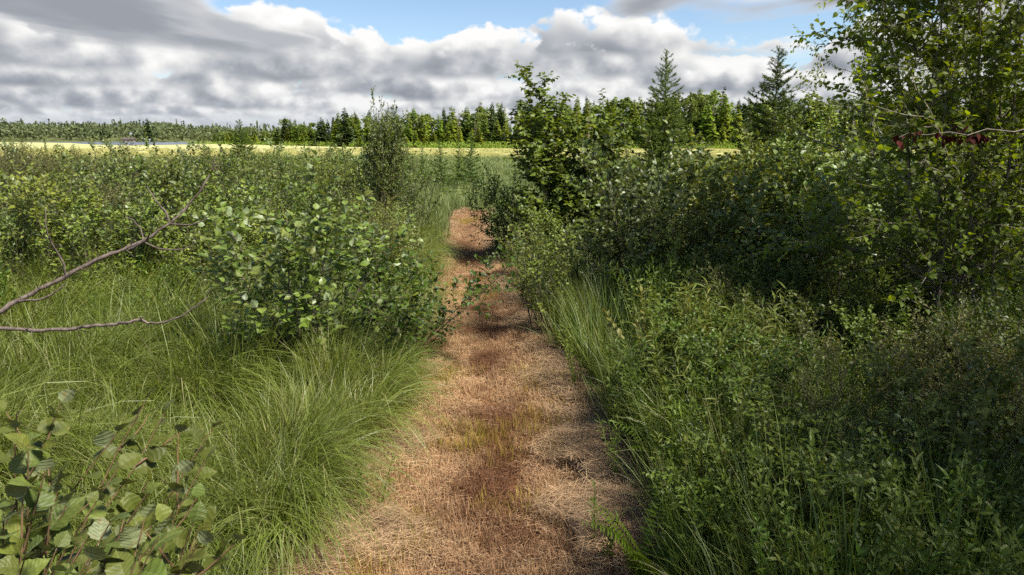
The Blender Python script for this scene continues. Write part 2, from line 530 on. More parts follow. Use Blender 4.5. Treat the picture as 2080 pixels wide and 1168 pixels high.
# ------------------------------------------------------------------ scatter (only for uncountable growth)
def scatter_tree(coll):
    ng = bpy.data.node_groups.new('scatter', 'GeometryNodeTree')
    ng.interface.new_socket('Geometry', in_out='INPUT', socket_type='NodeSocketGeometry')
    ng.interface.new_socket('Geometry', in_out='OUTPUT', socket_type='NodeSocketGeometry')
    N, Lk = ng.nodes, ng.links
    gi, go = N.new('NodeGroupInput'), N.new('NodeGroupOutput')
    ci = N.new('GeometryNodeCollectionInfo')
    ci.inputs[0].default_value = coll
    ci.inputs['Separate Children'].default_value = True
    ci.inputs['Reset Children'].default_value = True
    ip = N.new('GeometryNodeInstanceOnPoints')
    ip.inputs['Pick Instance'].default_value = True
    def attr(nm, ty):
        a = N.new('GeometryNodeInputNamedAttribute'); a.data_type = ty
        a.inputs[0].default_value = nm
        return a.outputs[0]
    Lk.new(gi.outputs[0], ip.inputs['Points'])
    Lk.new(ci.outputs[0], ip.inputs['Instance'])
    Lk.new(attr('pick', 'INT'), ip.inputs['Instance Index'])
    Lk.new(attr('rot', 'FLOAT_VECTOR'), ip.inputs['Rotation'])
    Lk.new(attr('scl', 'FLOAT_VECTOR'), ip.inputs['Scale'])
    Lk.new(ip.outputs[0], go.inputs[0])
    return ng

def scatter(name, label, cat, pts, protos, rot, scl, pick, tint):
    n = len(pts)
    coll = bpy.data.collections.new(name + '_source')
    for i, me in enumerate(protos):
        coll.objects.link(bpy.data.objects.new('%s_%02d' % (name, i), me))
    me = bpy.data.meshes.new(name)
    me.vertices.add(n)
    me.vertices.foreach_set('co', np.asarray(pts, np.float32).ravel())
    for nm, ty, key, v in (('pick', 'INT', 'value', pick), ('rot', 'FLOAT_VECTOR', 'vector', rot), ('scl', 'FLOAT_VECTOR', 'vector', scl), ('tint', 'FLOAT', 'value', tint)):
        a = me.attributes.new(nm, ty, 'POINT')
        a.data.foreach_set(key, np.asarray(v, np.int32 if ty == 'INT' else np.float32).ravel())
    me.materials.append(protos[0].materials[0])
    o = link(name, me, kind='stuff')
    tag(o, label, cat)
    md = o.modifiers.new('scatter', 'NODES')
    md.node_group = scatter_tree(coll)
    return o

def blades(n, L0, L1, wd, r, th0, th1, bias=(0, 0), segs=5, seed=0, mat_=None, flop=.25, lie=False):
    """one tuft of n curved tapering blades"""
    g = np.random.default_rng(seed)
    a = g.uniform(0, 6.283, n)
    rr = r * np.sqrt(g.random(n))
    base = np.stack([rr * np.cos(a), rr * np.sin(a), np.zeros(n) - .02], 1)
    az = a + g.normal(0, .7, n)
    hd = np.stack([np.cos(az), np.sin(az)], 1) * (0.6 + .4 * g.random((n, 1))) + np.array(bias)[None]
    hl = np.linalg.norm(hd, axis=1, keepdims=True)
    hd = hd / (hl + 1e-6)
    L = g.uniform(L0, L1, n)
    A = g.normal(th0, .15, n); B = np.abs(g.normal(th1, flop, n)) * np.clip(hl[:, 0], .5, 1.3)
    sd = np.stack([-hd[:, 1], hd[:, 0], np.zeros(n)], 1)
    sd = nrm(sd + g.normal(0, .35, (n, 3)))
    pos = base.copy()
    rows = []
    for k in range(segs + 1):
        s = k / segs
        wv = wd * (1 - s ** 2.2) * (.55 + .45 * min(1, s * 4)) * g.uniform(.8, 1.2, n)
        if k == segs: wv = wv * 0
        rows.append((pos - sd * wv[:, None] / 2, pos + sd * wv[:, None] / 2))
        thk = A + (B - A) * (s ** 1.15)
        d = np.concatenate([hd * np.sin(thk)[:, None], np.cos(thk)[:, None]], 1)
        pos = pos + d * (L / segs)[:, None]
    V = np.stack([q for pr in rows for q in pr], 1)
    nv = V.shape[1]
    T = []
    for k in range(segs):
        p = 2 * k
        T += [(p, p + 1, p + 3), (p, p + 3, p + 2)] if k < segs - 1 else [(p, p + 1, p + 2)]
    T = np.array(T)
    F = (T[None] + (np.arange(n) * nv)[:, None, None]).reshape(-1, 3)
    V = V.reshape(-1, 3)
    if lie:
        V[:, 2] = np.maximum(V[:, 2], .003 + .02 * np.random.default_rng(seed + 5).random(len(V)))
    return mesh('tuft', V, F, mat_)

def rand_in(n, x0, x1, y0, y1, power=1.0):
    y = y0 + (y1 - y0) * rng.random(n) ** power
    return rng.uniform(x0, x1, n), y

# --- near sedge ------------------------------------------------------
SEDGE = [blades(46, .55, 1.1, .007, .10, .25, 2.1 + .15 * (i % 3), (.9, -.2), 7, i, M['grass'], .35) for i in range(4)] + \
        [blades(46, .40, .85, .0075, .10, .15, 1.5, (.2, -.15), 7, 20 + i, M['grass'], .4) for i in range(4)] + \
        [blades(34, .55, .95, .010, .08, .10, .85, (-.1, -.1), 6, 40 + i, M['grass']) for i in range(3)]
def build_sedge():
    P, pick, sc, tn = [], [], [], []
    n = 9500
    Y = .6 + 15 * rng.random(n) ** 1.25
    x = rng.uniform(-1, 1, n) * (Y * .80 + 1.2)
    e = edge(x, Y)
    for xi, yi, ei in zip(x, Y, e):
        if ei > -.10 + .1 * rng.random():
            continue
        left = xi < 0.3
        if not left and rng.random() > .22 + .68 * math.exp(-(xi - float(path_r(yi))) / .55):
            continue
        s = rng.uniform(.75, 1.15)
        if ei > -.35: s *= .8
        if left:
            k = rng.integers(0, 4) if rng.random() < .75 else rng.integers(4, 8)
            s *= np.clip(1 + 1.2 * wob(xi - 11, yi + 3, 3.0), .5, 1.35)
            if yi < 3.2 and xi < -1.2: s *= .8
            tt = np.clip(.05 + .9 * wob(xi * .6, yi * .6, 1.6) + rng.normal(0, .12), 0, .7)
        else:
            k = rng.integers(4, 11)
            tt = rng.uniform(.15, .9)
            s *= 1.0 + .5 * wob(xi + 5, yi, 2.0)
        P.append((xi, yi, 0)); pick.append(k); sc.append((s, s, s * rng.uniform(.8, 1.1))); tn.append(tt)
    P = np.array(P); P[:, 2] = gz(P[:, 0], P[:, 1])
    k = len(P)
    rot = np.stack([rng.normal(0, .06, k), rng.normal(0, .06, k), np.where(np.array(pick) < 4, rng.normal(0, .35, k) + 2.2 * wob(P[:, 0] + 40, P[:, 1], .9), rng.uniform(0, 6.28, k))], 1)
    scatter('sedge_grass', 'long arching green sedge covering the ground beside the mown path', 'grass', P, SEDGE, rot, sc, pick, tn)
build_sedge()

# --- stubble and hay on the path -----------------------------------------
def flat_straw(n, r, seed, m, L0=.03, L1=.10, zmax=.04, wd=.003):
    g = np.random.default_rng(seed)
    a = g.uniform(0, 6.28, n); rr = r * np.sqrt(g.random(n))
    p = np.stack([rr * np.cos(a), rr * np.sin(a), g.uniform(.004, zmax, n)], 1)
    az = g.uniform(0, 6.28, n); L = g.uniform(L0, L1, n); el = g.normal(0, .22, n)
    d = np.stack([np.cos(az) * np.cos(el), np.sin(az) * np.cos(el), np.sin(el)], 1)
    sd = np.stack([-np.sin(az), np.cos(az), g.normal(0, .3, n)], 1)
    bend = np.stack([-np.sin(az), np.cos(az), g.normal(0, .4, n)], 1) * (g.normal(0, .25, n) * L)[:, None]
    q = [p - d * L[:, None] / 2, p + bend, p + d * L[:, None] / 2]
    V = np.stack([q[0] - sd * wd / 2, q[0] + sd * wd / 2, q[1] - sd * wd / 2, q[1] + sd * wd / 2, q[2]], 1)
    T = np.array([(0, 1, 3), (0, 3, 2), (2, 3, 4)])
    F = (T[None] + (np.arange(n) * 5)[:, None, None]).reshape(-1, 3)
    V = V.reshape(-1, 3); V[:, 2] = np.maximum(V[:, 2], .001)
    return mesh('straw', V, F, m)
STUB = [blades(85, .045, .12, .0045, .11, .25, .65, (.1, .1), 2, 60 + i, M['straw'], .35) for i in range(4)] + \
       [flat_straw(170, .13, 80 + i, M['straw']) for i in range(3)]
HAY = [flat_straw(190, .16, 90 + i, M['hay'], .06, .20, .05, .0026) for i in range(3)]
YEL = [blades(60, .07, .17, .004, .10, .2, .7, (.2, 0), 3, 100 + i, M['yellowgrass'], .3) for i in range(2)]
def build_path_cover():
    DAMP = [gp(*q) for q in [(965, 635), (968, 682), (1010, 855), (985, 598), (1030, 960), (950, 540), (975, 570), (985, 745), (1010, 1010), (930, 500), (1080, 1100), (1000, 900)]]
    DR = [(.26, .22), (.42, .16), (.30, .22), (.30, .2), (.14, .25), (.3, .3), (.4, .2), (.18, .4), (.2, .3), (.35, .4), (.2, .15), (.2, .3)]
    def damp(x, y):
        v = 0
        for d, (a, b_) in zip(DAMP, DR):
            v = max(v, math.exp(-(((x - d[0]) / a) ** 2 + ((y - d[1]) / b_) ** 2)))
        return v
    A = {'s': [], 'h': [], 'y': []}
    n = 5200
    Y = 1.0 + (PY1 - 1.0) * rng.random(n) ** 1.35
    for yi in Y:
        l, r = path_l(yi), path_r(yi)
        xi = rng.uniform(l - .05, r + .05)
        ei = float(edge(xi, yi))
        if ei < -.12: continue
        tn = np.clip(.80 * damp(xi, yi) + .05 + .55 * wob(xi + 20, yi, 2.6) + rng.normal(0, .13) + .36 * math.exp(-((xi - .45 * l - .55 * r) / (.17 * (r - l))) ** 2), 0, .92)
        if ei < .0 + .22 * np.clip(.5 + 2 * wob(xi + 9, yi, 2.3), 0, 1) * (1 if xi > (l + r) / 2 else .75) and rng.random() < .7:
            A['h'].append((xi, yi, rng.integers(0, 3), rng.uniform(.8, 1.3), rng.random() * .8))
        elif rng.random() < np.clip(wob(xi * 1.3 + 4, yi * 1.3 - 8, 2.2) * 1.5 - .2, 0, .35):
            A['y'].append((xi, yi, rng.integers(0, 2), rng.uniform(.7, 1.2), 0))
        else:
            A['s'].append((xi, yi, rng.integers(0, 7), rng.uniform(.8, 1.25), tn))
    for key, nm, lb, pr in (('s', 'straw_stubble', 'reddish tan mown stubble and loose straw on the path', STUB),
                            ('h', 'cut_hay', 'grey brown cut hay raked along the edges of the path', HAY),
                            ('y', 'regrowing_grass', 'yellow green grass regrowing in patches on the mown path', YEL)):
        a = np.array(A[key], float)
        P = np.stack([a[:, 0], a[:, 1], gz(a[:, 0], a[:, 1]) + .004], 1)
        rot = np.stack([0 * a[:, 0], 0 * a[:, 0], rng.uniform(0, 6.28, len(a))], 1)
        scatter(nm, lb, 'hay' if key == 'h' else 'grass', P, pr, rot, np.repeat(a[:, 3:4], 3, 1), a[:, 2], a[:, 4])
build_path_cover()

# --- mid and far marsh ------------------------------------------------------
MARSH = [blades(60, .35, .75, .022, .35, .1, .7, (.15, 0), 3, 120 + i, M['marsh'], .3) for i in range(4)]
def build_marsh():
    n = 9000
    Y = 13 + 175 * rng.random(n) ** 2.1
    x = rng.uniform(-1, 1, n) * (Y * .82)
    keep = edge(x, Y) < -.1
    x, Y = x[keep], Y[keep]; n = len(x)
    P = np.stack([x, Y, gz(x, Y)], 1)
    s = rng.uniform(.8, 1.3, n) * np.clip(Y / 40, .8, 2.2)
    sv = np.stack([s, s, rng.uniform(.7, 1.1, n) * np.clip(.9 - Y / 400, .5, 1)], 1)
    tn = np.clip((105 - Y + 45 * wob(x * .08, Y * .08, 1)) / 30 + rng.normal(0, .12, n), 0, 1)
    rot = np.stack([0 * x, 0 * x, rng.uniform(0, 6.28, n)], 1)
    scatter('marsh_sedge', 'pale yellow green marsh grass of the open field behind the shrubs', 'grass', P, MARSH, rot, sv, rng.integers(0, 4, n), tn)
build_marsh()

# ------------------------------------------------------------------ plant builders
def walk(g, p, d, L, n, wig, up, down=0.0):
    """a wandering line from p along d"""
    P = [np.array(p, float)]
    d = nrm(np.array(d, float))
    for i in range(n):
        d = nrm(d + g.normal(0, wig, 3) + UP * (up / n) - UP * (down * (i / n) / n))
        P.append(P[-1] + d * L / n)
    return np.array(P), d

def perp(g, d, ang, az=None):
    """a direction at angle ang from d"""
    a = nrm(np.cross(d, g.normal(0, 1, 3))) if az is None else nrm(np.array([math.cos(az), math.sin(az), 0.]) - d * (math.cos(az) * d[0] + math.sin(az) * d[1]))
    return nrm(d * math.cos(ang) + a * math.sin(ang))

class Plant:
    def __init__(s, seed):
        s.g = np.random.default_rng(seed)
        s.stems = []          # MB for every stem
        s.lv = []             # pos, axis, normal, size
    def leaves_along(s, P, t0, step, size, lift=.0, flat=.45, hang=.1):
        g = s.g
        seg = np.linalg.norm(np.diff(P, axis=0), axis=1)
        cum = np.concatenate([[0], np.cumsum(seg)])
        L = cum[-1]
        k = max(1, int(L * (1 - t0) / step))
        m = k + 1
        u = L * (t0 + (1 - t0) * np.arange(m) / k)
        p = np.stack([np.interp(u, cum, P[:, j]) for j in range(3)], 1)
        j = np.clip(np.searchsorted(cum, u), 1, len(P) - 1)
        d = nrm(P[j] - P[j - 1])
        az = g.uniform(0, 6.28) + np.cumsum(2.4 + g.normal(0, .4, m))
        o = np.stack([np.cos(az), np.sin(az), g.normal(0, .3, m)], 1)
        o = nrm(o - d * np.sum(o * d, 1, keepdims=True))
        last = (np.arange(m) == k)[:, None]
        ax = nrm(d * np.where(last, .9, .55 + lift) + o * np.where(last, .25, .8) + g.normal(0, .22, (m, 3)) - UP * hang)
        no = nrm(UP * .9 + g.normal(0, flat, (m, 3)) - o * .1)
        s.lv.append((p, ax, no, size * g.uniform(.65, 1.15, m) * np.where(last[:, 0], .8, 1)))
    def arr(s):
        if not s.lv:
            return [np.zeros((0, 3))] * 3 + [np.zeros(0)]
        return [np.concatenate([q[j] for q in s.lv]) for j in range(4)]

def shrub(seed, H=1.7, spread=.55, stems=6, br=11, tw=3, leaf=.06, step=.035, r0=.011, bare=.18, wig=.07, lift=.0, lean=(0, 0), flat=.45, tw_len=.22):
    s = Plant(seed); g = s.g
    for i in range(stems):
        mb = MB()
        az = 6.283 * i / stems + g.normal(0, .5)
        tilt = spread * g.uniform(.25, 1.0)
        d = nrm(np.array([math.cos(az) * tilt + lean[0], math.sin(az) * tilt + lean[1], 1.0]))
        L = H * g.uniform(.72, 1.04) / max(d[2], .6) ** .6
        p0 = np.array([math.cos(az) * .07, math.sin(az) * .07, -.05])
        n = 9
        P, _ = walk(g, p0, d, L, n, wig, .35)
        R = r0 * (1 - .82 * np.linspace(0, 1, n + 1)) * g.uniform(.8, 1.2)
        mb.tube(P, R, 5)
        s.leaves_along(P, .72, step * 1.1, leaf, lift, flat)
        for j in range(br):
            t = bare + (1 - bare) * ((j + g.random()) / br) ** .9
            q = t * n; k = min(int(q), n - 1)
            p = P[k] + (P[k + 1] - P[k]) * (q - k)
            dd = nrm(P[k + 1] - P[k])
            b = perp(g, dd, g.uniform(.6, 1.05), j * 2.4 + g.normal(0, .5))
            BL = H * (.16 + .22 * (1 - t) ** .8) * g.uniform(.7, 1.25)
            BP, bd = walk(g, p, b, BL, 5, .10, .45)
            mb.tube(BP, np.linspace(R[k] * .5, .0015, 6), 3)
            s.leaves_along(BP, .25, step, leaf, lift, flat)
            for _ in range(tw):
                k2 = g.integers(1, 5)
                TP, _d = walk(g, BP[k2], perp(g, nrm(BP[k2] - BP[k2 - 1]), g.uniform(.6, 1.0)), tw_len * g.uniform(.5, 1.2) * H / 1.7, 3, .1, .4)
                mb.tube(TP, np.linspace(.0022, .001, 4), 3)
                s.leaves_along(TP, .15, step, leaf, lift, flat)
        s.stems.append(mb)
    return s

def plant_meshes(s, tmpl, lm, bm, name='foliage'):
    """meshes of a plant prototype: list of stems, foliage"""
    st = [mb.mesh('stem', bm, True) for mb in s.stems]
    fo = MB()
    p, a, n, z = s.arr()
    fo.stamp(tmpl, p, a, n, z)
    return st, fo.mesh(name, lm)

def place(proto, name, label, cat, loc, rz, sc, group=None, stem='stem', fol='foliage'):
    st, fo = proto
    r = thing(name, label, cat, loc, rz, sc, group)
    for m_ in st:
        link(stem, m_, r)
    if fo is not None:
        link(fol, fo, r, kind='stuff')
    return r

def place_leafy(s, tmpl_mesh, tmpl, lm, bm, name, label, cat, loc, rz, sc, nleaf=300, group=None, stem='stem', fol='foliage', face=True):
    """a plant whose most visible leaves are objects of their own; the others are one part"""
    r = thing(name, label, cat, loc, rz, sc, group)
    for mb in s.stems:
        link(stem, mb.mesh('stem', bm, True), r)
    p, a, n, z = s.arr()
    a = nrm(a); n = nrm(n - a * np.sum(n * a, 1, keepdims=True)); sd = np.cross(a, n)
    ca, sa = math.cos(rz), math.sin(rz)
    wp = np.stack([p[:, 0] * ca - p[:, 1] * sa, p[:, 0] * sa + p[:, 1] * ca, p[:, 2]], 1)
    score = wp[:, 1] - .55 * wp[:, 2] - 1.2 * z + np.random.default_rng(4).normal(0, .12, len(p))
    order = np.argsort(score)
    for i in order[:nleaf]:
        o = link('leaf', tmpl_mesh[i % len(tmpl_mesh)], r)
        mt = Matrix.Identity(4)
        for j in range(3):
            mt[j][0], mt[j][1], mt[j][2], mt[j][3] = sd[i][j] * z[i], a[i][j] * z[i], n[i][j] * z[i], p[i][j]
        o.matrix_basis = mt
    rest = order[nleaf:]
    if len(rest):
        fo = MB()
        fo.stamp(tmpl, p[rest], a[rest], n[rest], z[rest])
        link(fol, fo.mesh(fol, lm), r, kind='stuff')
    return r

def leaf_meshes(tmpls, lm):
    return [mesh('leaf', V, F, lm) for V, F in tmpls]

def gpos(px, Y):
    x = X(px, Y)
    return (x, Y, float(gz(x, Y)))

# ------------------------------------------------------------------ conifers
NEEDLE = (np.array([(-.12, 0, 0), (.12, 0, 0), (0, 1, 0)], float), np.array([(0, 1, 2)]))
def larch(seed, H=6.3, Wd=1.35, nb=105, bare=.05, tuft=.05, dense=1.0):
    g = np.random.default_rng(seed)
    tr = MB(); br = MB(); fo = MB()
    n = 12
    P = np.stack([np.cumsum(g.normal(0, .018, n + 1)), np.cumsum(g.normal(0, .018, n + 1)), np.linspace(-.1, H, n + 1)], 1)
    P[0, :2] = 0
    tr.tube(P, np.linspace(.065, .006, n + 1) * H / 6.3, 6)
    pos, ax = [], []
    def tufts(Q, step, t0=.05):
        seg = np.linalg.norm(np.diff(Q, axis=0), axis=1); cum = np.concatenate([[0], np.cumsum(seg)])
        u = np.arange(cum[-1] * t0, cum[-1], step)
        q = np.stack([np.interp(u, cum, Q[:, j]) for j in range(3)], 1)
        for _ in range(6):
            pos.append(q); ax.append(g.normal(0, 1, q.shape) + UP * .15)
    for i in range(nb):
        t = bare + (1 - bare) * ((i + g.random()) / nb) ** 1.12
        h = t * H
        c = np.array([np.interp(h, P[:, 2], P[:, j]) for j in range(3)])
        L = (Wd * (1 - t) ** .62 * (.55 + .45 * min(1, t * 5 + .2)) * (1 if t < .5 else 1 - .5 * (t - .5)) + .10) * g.uniform(.65, 1.18)
        az = i * 2.4 + g.normal(0, .3)
        el = .02 + .45 * t ** 2 + g.normal(0, .13)
        d = np.array([math.cos(az) * math.cos(el), math.sin(az) * math.cos(el), math.sin(el)])
        Q, _ = walk(g, c, d, L, 6, .06, .38)
        br.tube(Q, np.linspace(.011 * (1 - t) + .004, .002, 7), 3)
        tufts(Q, .034 / dense * (1 + .8 * t))
        if L > .35:
            for j in range(int(L * 8 * dense * (1.25 - .9 * t))):
                k = g.integers(1, 6)
                dd = nrm(Q[k] - Q[k - 1])
                sdv = nrm(np.cross(dd, UP)) * g.choice([-1, 1])
                Q2, _ = walk(g, Q[k], nrm(dd * .7 + sdv * .8 + UP * g.normal(0, .25)), L * g.uniform(.14, .34), 3, .08, .15)
                tufts(Q2, .036 / dense)
                br.tube(Q2, np.linspace(.003, .0015, 4), 3)
    pos = np.concatenate(pos); ax = np.concatenate(ax)
    fo.stamp(NEEDLE, pos, ax, g.normal(0, 1, pos.shape), g.uniform(.7, 1.2, len(pos)) * tuft)
    return tr.mesh('trunk', M['bark'], True), br.mesh('branches', M['bark'], True), fo.mesh('crown', M['larch'])
LARCH = [larch(5, 6.3, 1.9, 170, .02, .095), larch(9, 6.3, 2.1, 180, .02, .095), larch(14, 3.0, .75, 80, .04, .08)]
def put_larch(pr, label, px, Y, top, Hp, wide=1.0, rz=0., group=None):
    x, y, z = gpos(px, Y)
    s = (Z(top, Y) - z) / Hp
    r = thing('tamarack', label, 'tree', (x, y, z), rz, (s * wide, s * wide, s), group)
    link('trunk', pr[0], r); link('branches', pr[1], r, kind='stuff'); link('crown', pr[2], r, kind='stuff')
put_larch(LARCH[0], 'tall spire-topped tamarack nearest the cherry sapling, rising above the treeline', 1340, 27, 104, 6.3, .95, .4)
put_larch(LARCH[1], 'tall broad tamarack nearer the big alder trees on the right', 1560, 25, 98, 6.3, 1.05, 2.1)
put_larch(LARCH[1], 'dense young tamarack standing out above the left thicket before the lake', 497, 44, 243, 6.3, 1.0, 1.0)
G = 'young tamaracks in the open marsh'
for k, (px, Y, top, lb) in enumerate([
        (960, 33, 270, 'small spiky tamarack in the marsh, largest of the few beyond the path'),
        (935, 35, 284, 'thin young tamarack just left of the larger one beyond the path'),
        (895, 31, 285, 'slender young tamarack standing alone in the marsh beyond the path'),
        (858, 34, 296, 'tiny tamarack in the marsh right of the tall brown-stemmed shrub'),
        (828, 36, 292, 'tiny tamarack close beside the tall brown-stemmed shrub'),
        (420, 50, 280, 'small bushy tamarack before the right end of the lake'),
        (160, 40, 294, 'tiny tamarack in the left thicket below the lake'),
        (1270, 60, 288, 'tiny conifer in the sunlit field right of the cherry sapling'),
        (28, 60, 276, 'small pale tamarack near the left edge of the picture'),
        (52, 55, 274, 'second small pale tamarack from the left edge of the picture')]):
    put_larch(LARCH[2], lb, px, Y, top, 3.0, 1.0, k * 1.3, G)

# far trees ------------------------------------------------------------
def far_conifer(seed, H, Wd, lm, nw=17, per=7, droop=.25, gap=.0):
    g = np.random.default_rng(seed)
    tr, fo = MB(), MB()
    tr.tube(np.array([(0, 0, -.3), (0, 0, H * .5), (0, 0, H)]), [.013 * H, .008 * H, .01], 5)
    V, F = [], []
    for i in range(nw):
        t = .06 + .92 * (i + g.random() * .6) / nw
        for j in range(per):
            if g.random() < gap: continue
            az = g.uniform(0, 6.28)
            L = (Wd * (1 - t) ** .8 + .06 * Wd) * g.uniform(.55, 1.2)
            c = np.array([0, 0, t * H + g.normal(0, .012 * H)])
            d = np.array([math.cos(az), math.sin(az), 0]); sdv = np.array([-d[1], d[0], 0])
            for q in range(5):
                u0, u1 = g.uniform(.0, .5), g.uniform(.6, 1.0)
                off = g.normal(0, .16 * L)
                a = c + d * L * u0 + sdv * off * .4 + UP * (-droop * L * u0)
                bq = c + d * L * u1 + sdv * off + UP * (-droop * L * u1 * g.uniform(.2, 1.4) + g.normal(0, .05 * L))
                ww = sdv * L * g.uniform(.16, .30) + UP * g.normal(0, .14 * L)
                k = len(V); V += [a, (a + bq) / 2 + ww, bq, (a + bq) / 2 - ww]; F += [(k, k + 1, k + 2), (k, k + 2, k + 3)]
    fo.add(V, F)
    return tr.mesh('trunk', M['greybark'], True), fo.mesh('crown', lm)
def far_decid(seed, H, Wd, lm, n=520):
    g = np.random.default_rng(seed)
    tr, fo = MB(), MB()
    tr.tube(np.array([(0, 0, -.3), (.1, 0, H * .5), (0, 0, H * .85)]), [.02 * H, .013 * H, .03], 5)
    lob = [(g.normal(0, .38 * Wd), g.normal(0, .38 * Wd), H * g.uniform(.25, .86), Wd * g.uniform(.35, .62)) for _ in range(10)]
    V, F = [], []
    for i in range(n):
        lx, ly, lz, lr = lob[g.integers(0, 10)]
        d = nrm(g.normal(0, 1, 3)); d[2] *= .85
        c = np.array([lx, ly, lz]) + d * lr * g.uniform(.55, 1.08)
        if c[2] > H: c[2] = H - g.random() * .1 * H
        for q in range(2):
            a = nrm(g.normal(0, 1, 3)); b_ = nrm(np.cross(a, d + g.normal(0, .4, 3)))
            s_ = Wd * g.uniform(.07, .14)
            k = len(V); V += [c - a * s_, c + b_ * s_ * .8, c + a * s_, c - b_ * s_ * .8]; F += [(k, k + 1, k + 2), (k, k + 2, k + 3)]
    fo.add(V, F)
    return tr.mesh('trunk', M['greybark'], True), fo.mesh('crown', lm)
FAR = {'young': [far_conifer(i, 6, 1.8, M['f_young'], 15, 9, .0) for i in range(3)],
       'larch': [far_conifer(10 + i, 10, 2.2, M['f_larch'], 24, 9, .1, .05) for i in range(4)],
       'spruce': [far_conifer(20 + i, 13, 2.2, M['f_spruce'], 26, 9, .4) for i in range(3)],
       'decid': [far_decid(30 + i, 13, 3.2, M['f_decid'], 900) for i in range(4)],
       'dead': [far_conifer(40 + i, 11, 1.0, M['f_dead'], 16, 3, .1, .3) for i in range(2)]}
FARH = dict(young=6, larch=10, spruce=13, decid=13, dead=11)
TOPX = [300, 430, 520, 560, 582, 620, 660, 700, 760, 800, 850, 900, 960, 1050, 1130, 1200, 1260, 1330, 1400, 1460, 1520, 1600, 1700, 1800, 2100]
TOPY = [268, 268, 262, 260, 240, 246, 238, 220, 226, 228, 222, 216, 208, 206, 206, 197, 200, 195, 181, 181, 196, 196, 192, 190, 180]
def edge_dist(px): return float(np.interp(px, [400, 520, 620, 700, 800, 1000, 1300, 1700, 2100], [430, 330, 275, 240, 215, 198, 190, 180, 165]))
LBL = {'young': 'bright yellow green tamarack at the sunlit front of the far treeline',
       'larch': 'slim mid green tamarack in the far treeline across the field',
       'spruce': 'dark pointed spruce in the back of the far treeline',
       'decid': 'round-crowned leafy tree in the back of the far treeline',
       'dead': 'bare grey dead conifer in the far treeline'}
GRP = {k: v for k, v in zip(LBL, ['front row of the far treeline', 'tamaracks of the far treeline', 'spruces of the far treeline', 'leafy trees of the far treeline', 'dead trees of the far treeline'])}
NMS = dict(young='young_tamarack', larch='tamarack', spruce='spruce_tree', decid='leafy_tree', dead='dead_tree')
def far_tree(kind, px, Y, H, label=None, wide=1.0, g=np.random.default_rng(77)):
    pr = FAR[kind][g.integers(0, len(FAR[kind]))]
    x = X(px, Y)
    s = H / FARH[kind]
    wv = s * wide * g.uniform(.85, 1.2)
    wv = max(wv, 1.0) * 1.18
    r = thing(NMS[kind], label or LBL[kind], 'tree', (x, Y, -.05), g.uniform(0, 6.28), (wv, wv, s), None if label else GRP[kind])
    link('trunk', pr[0], r); link('crown', pr[1], r, kind='stuff')
g = np.random.default_rng(5)
for row, n, off, lo, hi, kinds in ((0, 76, 0, .30, .58, ['young'] * 5 + ['larch']), (1, 110, 7, .58, .95, ['larch'] * 7 + ['young', 'dead', 'spruce']),
                                   (2, 104, 15, .80, 1.05, ['larch'] * 8 + ['spruce'] * 3 + ['decid'] * 2 + ['dead']), (3, 110, 26, .88, 1.10, ['spruce'] * 5 + ['decid'] * 4 + ['larch'] * 4)):
    for i in range(n):
        px = 440 + (2080 - 440) * (i + g.uniform(-.3, 1.3)) / n
        if px > 1800 and g.random() < .35: continue
        Y = edge_dist(px) + off + g.uniform(-3, 5)
        Htop = Z(float(np.interp(px, TOPX, TOPY)), Y)
        far_tree(kinds[g.integers(0, len(kinds))], px, Y, max(2.5, Htop * g.uniform(lo, hi)))
far_tree('spruce', 582, 300, Z(236, 300), 'dark twin-pointed spruce standing out left of the treeline', 1.25)
far_tree('spruce', 592, 303, Z(240, 303), 'dark spruce leaning close behind the twin-pointed one', 1.1)
far_tree('spruce', 703, 236, Z(216, 236), 'dark wide pine at the left end of the tall treeline', 1.9)
far_tree('spruce', 655, 262, Z(236, 262), 'dark spruce left of the wide pine in the treeline', 1.6)
far_tree('decid', 1405, 196, Z(178, 196), 'tall dark-topped tree between the two big tamaracks, left of two', .8)
far_tree('decid', 1460, 196, Z(178, 196), 'tall dark-topped tree between the two big tamaracks, right of two', .9)
far_tree('dead', 1375, 190, Z(178, 190), 'bare thin snag just right of the first big tamarack', .8)
far_tree('dead', 1195, 190, Z(195, 190), 'bare thin snag just right of the cherry sapling', .8)
far_tree('dead', 1727, 120, Z(195, 120), 'grey brown dead conifer beside the birch on the right', 1.7)
far_tree('spruce', 1715, 125, Z(188, 125), 'dark spruce behind the grey brown dead conifer on the right', 1.5)

# wood on the far shore: one mass ------------------------------------------
def shore_wood():
    g = np.random.default_rng(8)
    fo = MB()
    V, F = [], []
    for i in range(900):
        Y = g.uniform(845, 1120)
        px = g.uniform(-60, 640)
        x = X(px, Y)
        Ht = g.uniform(13, 20) * (1.0 if g.random() < .85 else 1.2)
        Wd = g.uniform(3, 6)
        con = g.random() < .2
        zb = float(hillz(x, Y))
        for k in range(46):
            d = nrm(g.normal(0, 1, 3))
            if con:
                u = g.random(); c = np.array([x, Y, zb + u * Ht * 1.1]) + d * np.array([1, 1, .2]) * Wd * .5 * (1 - u)
            else:
                c = np.array([x, Y, zb + Ht * .60]) + d * np.array([Wd, Wd, Ht * .38]) * g.uniform(.7, 1.05)
            a = nrm(g.normal(0, 1, 3)); b_ = nrm(np.cross(a, g.normal(0, 1, 3)))
            s_ = g.uniform(.7, 1.7)
            q = len(V); V += [c - a * s_, c + b_ * s_, c + a * s_, c - b_ * s_]; F += [(q, q + 1, q + 2), (q, q + 2, q + 3)]
    fo.add(V, F)
    o = link('shore_wood', fo.mesh('shore_wood', M['f_shore']), kind='stuff')
    tag(o, 'hazy green wood along the far lake shore', 'wood')
    for px in (303,):
        pass
shore_wood()
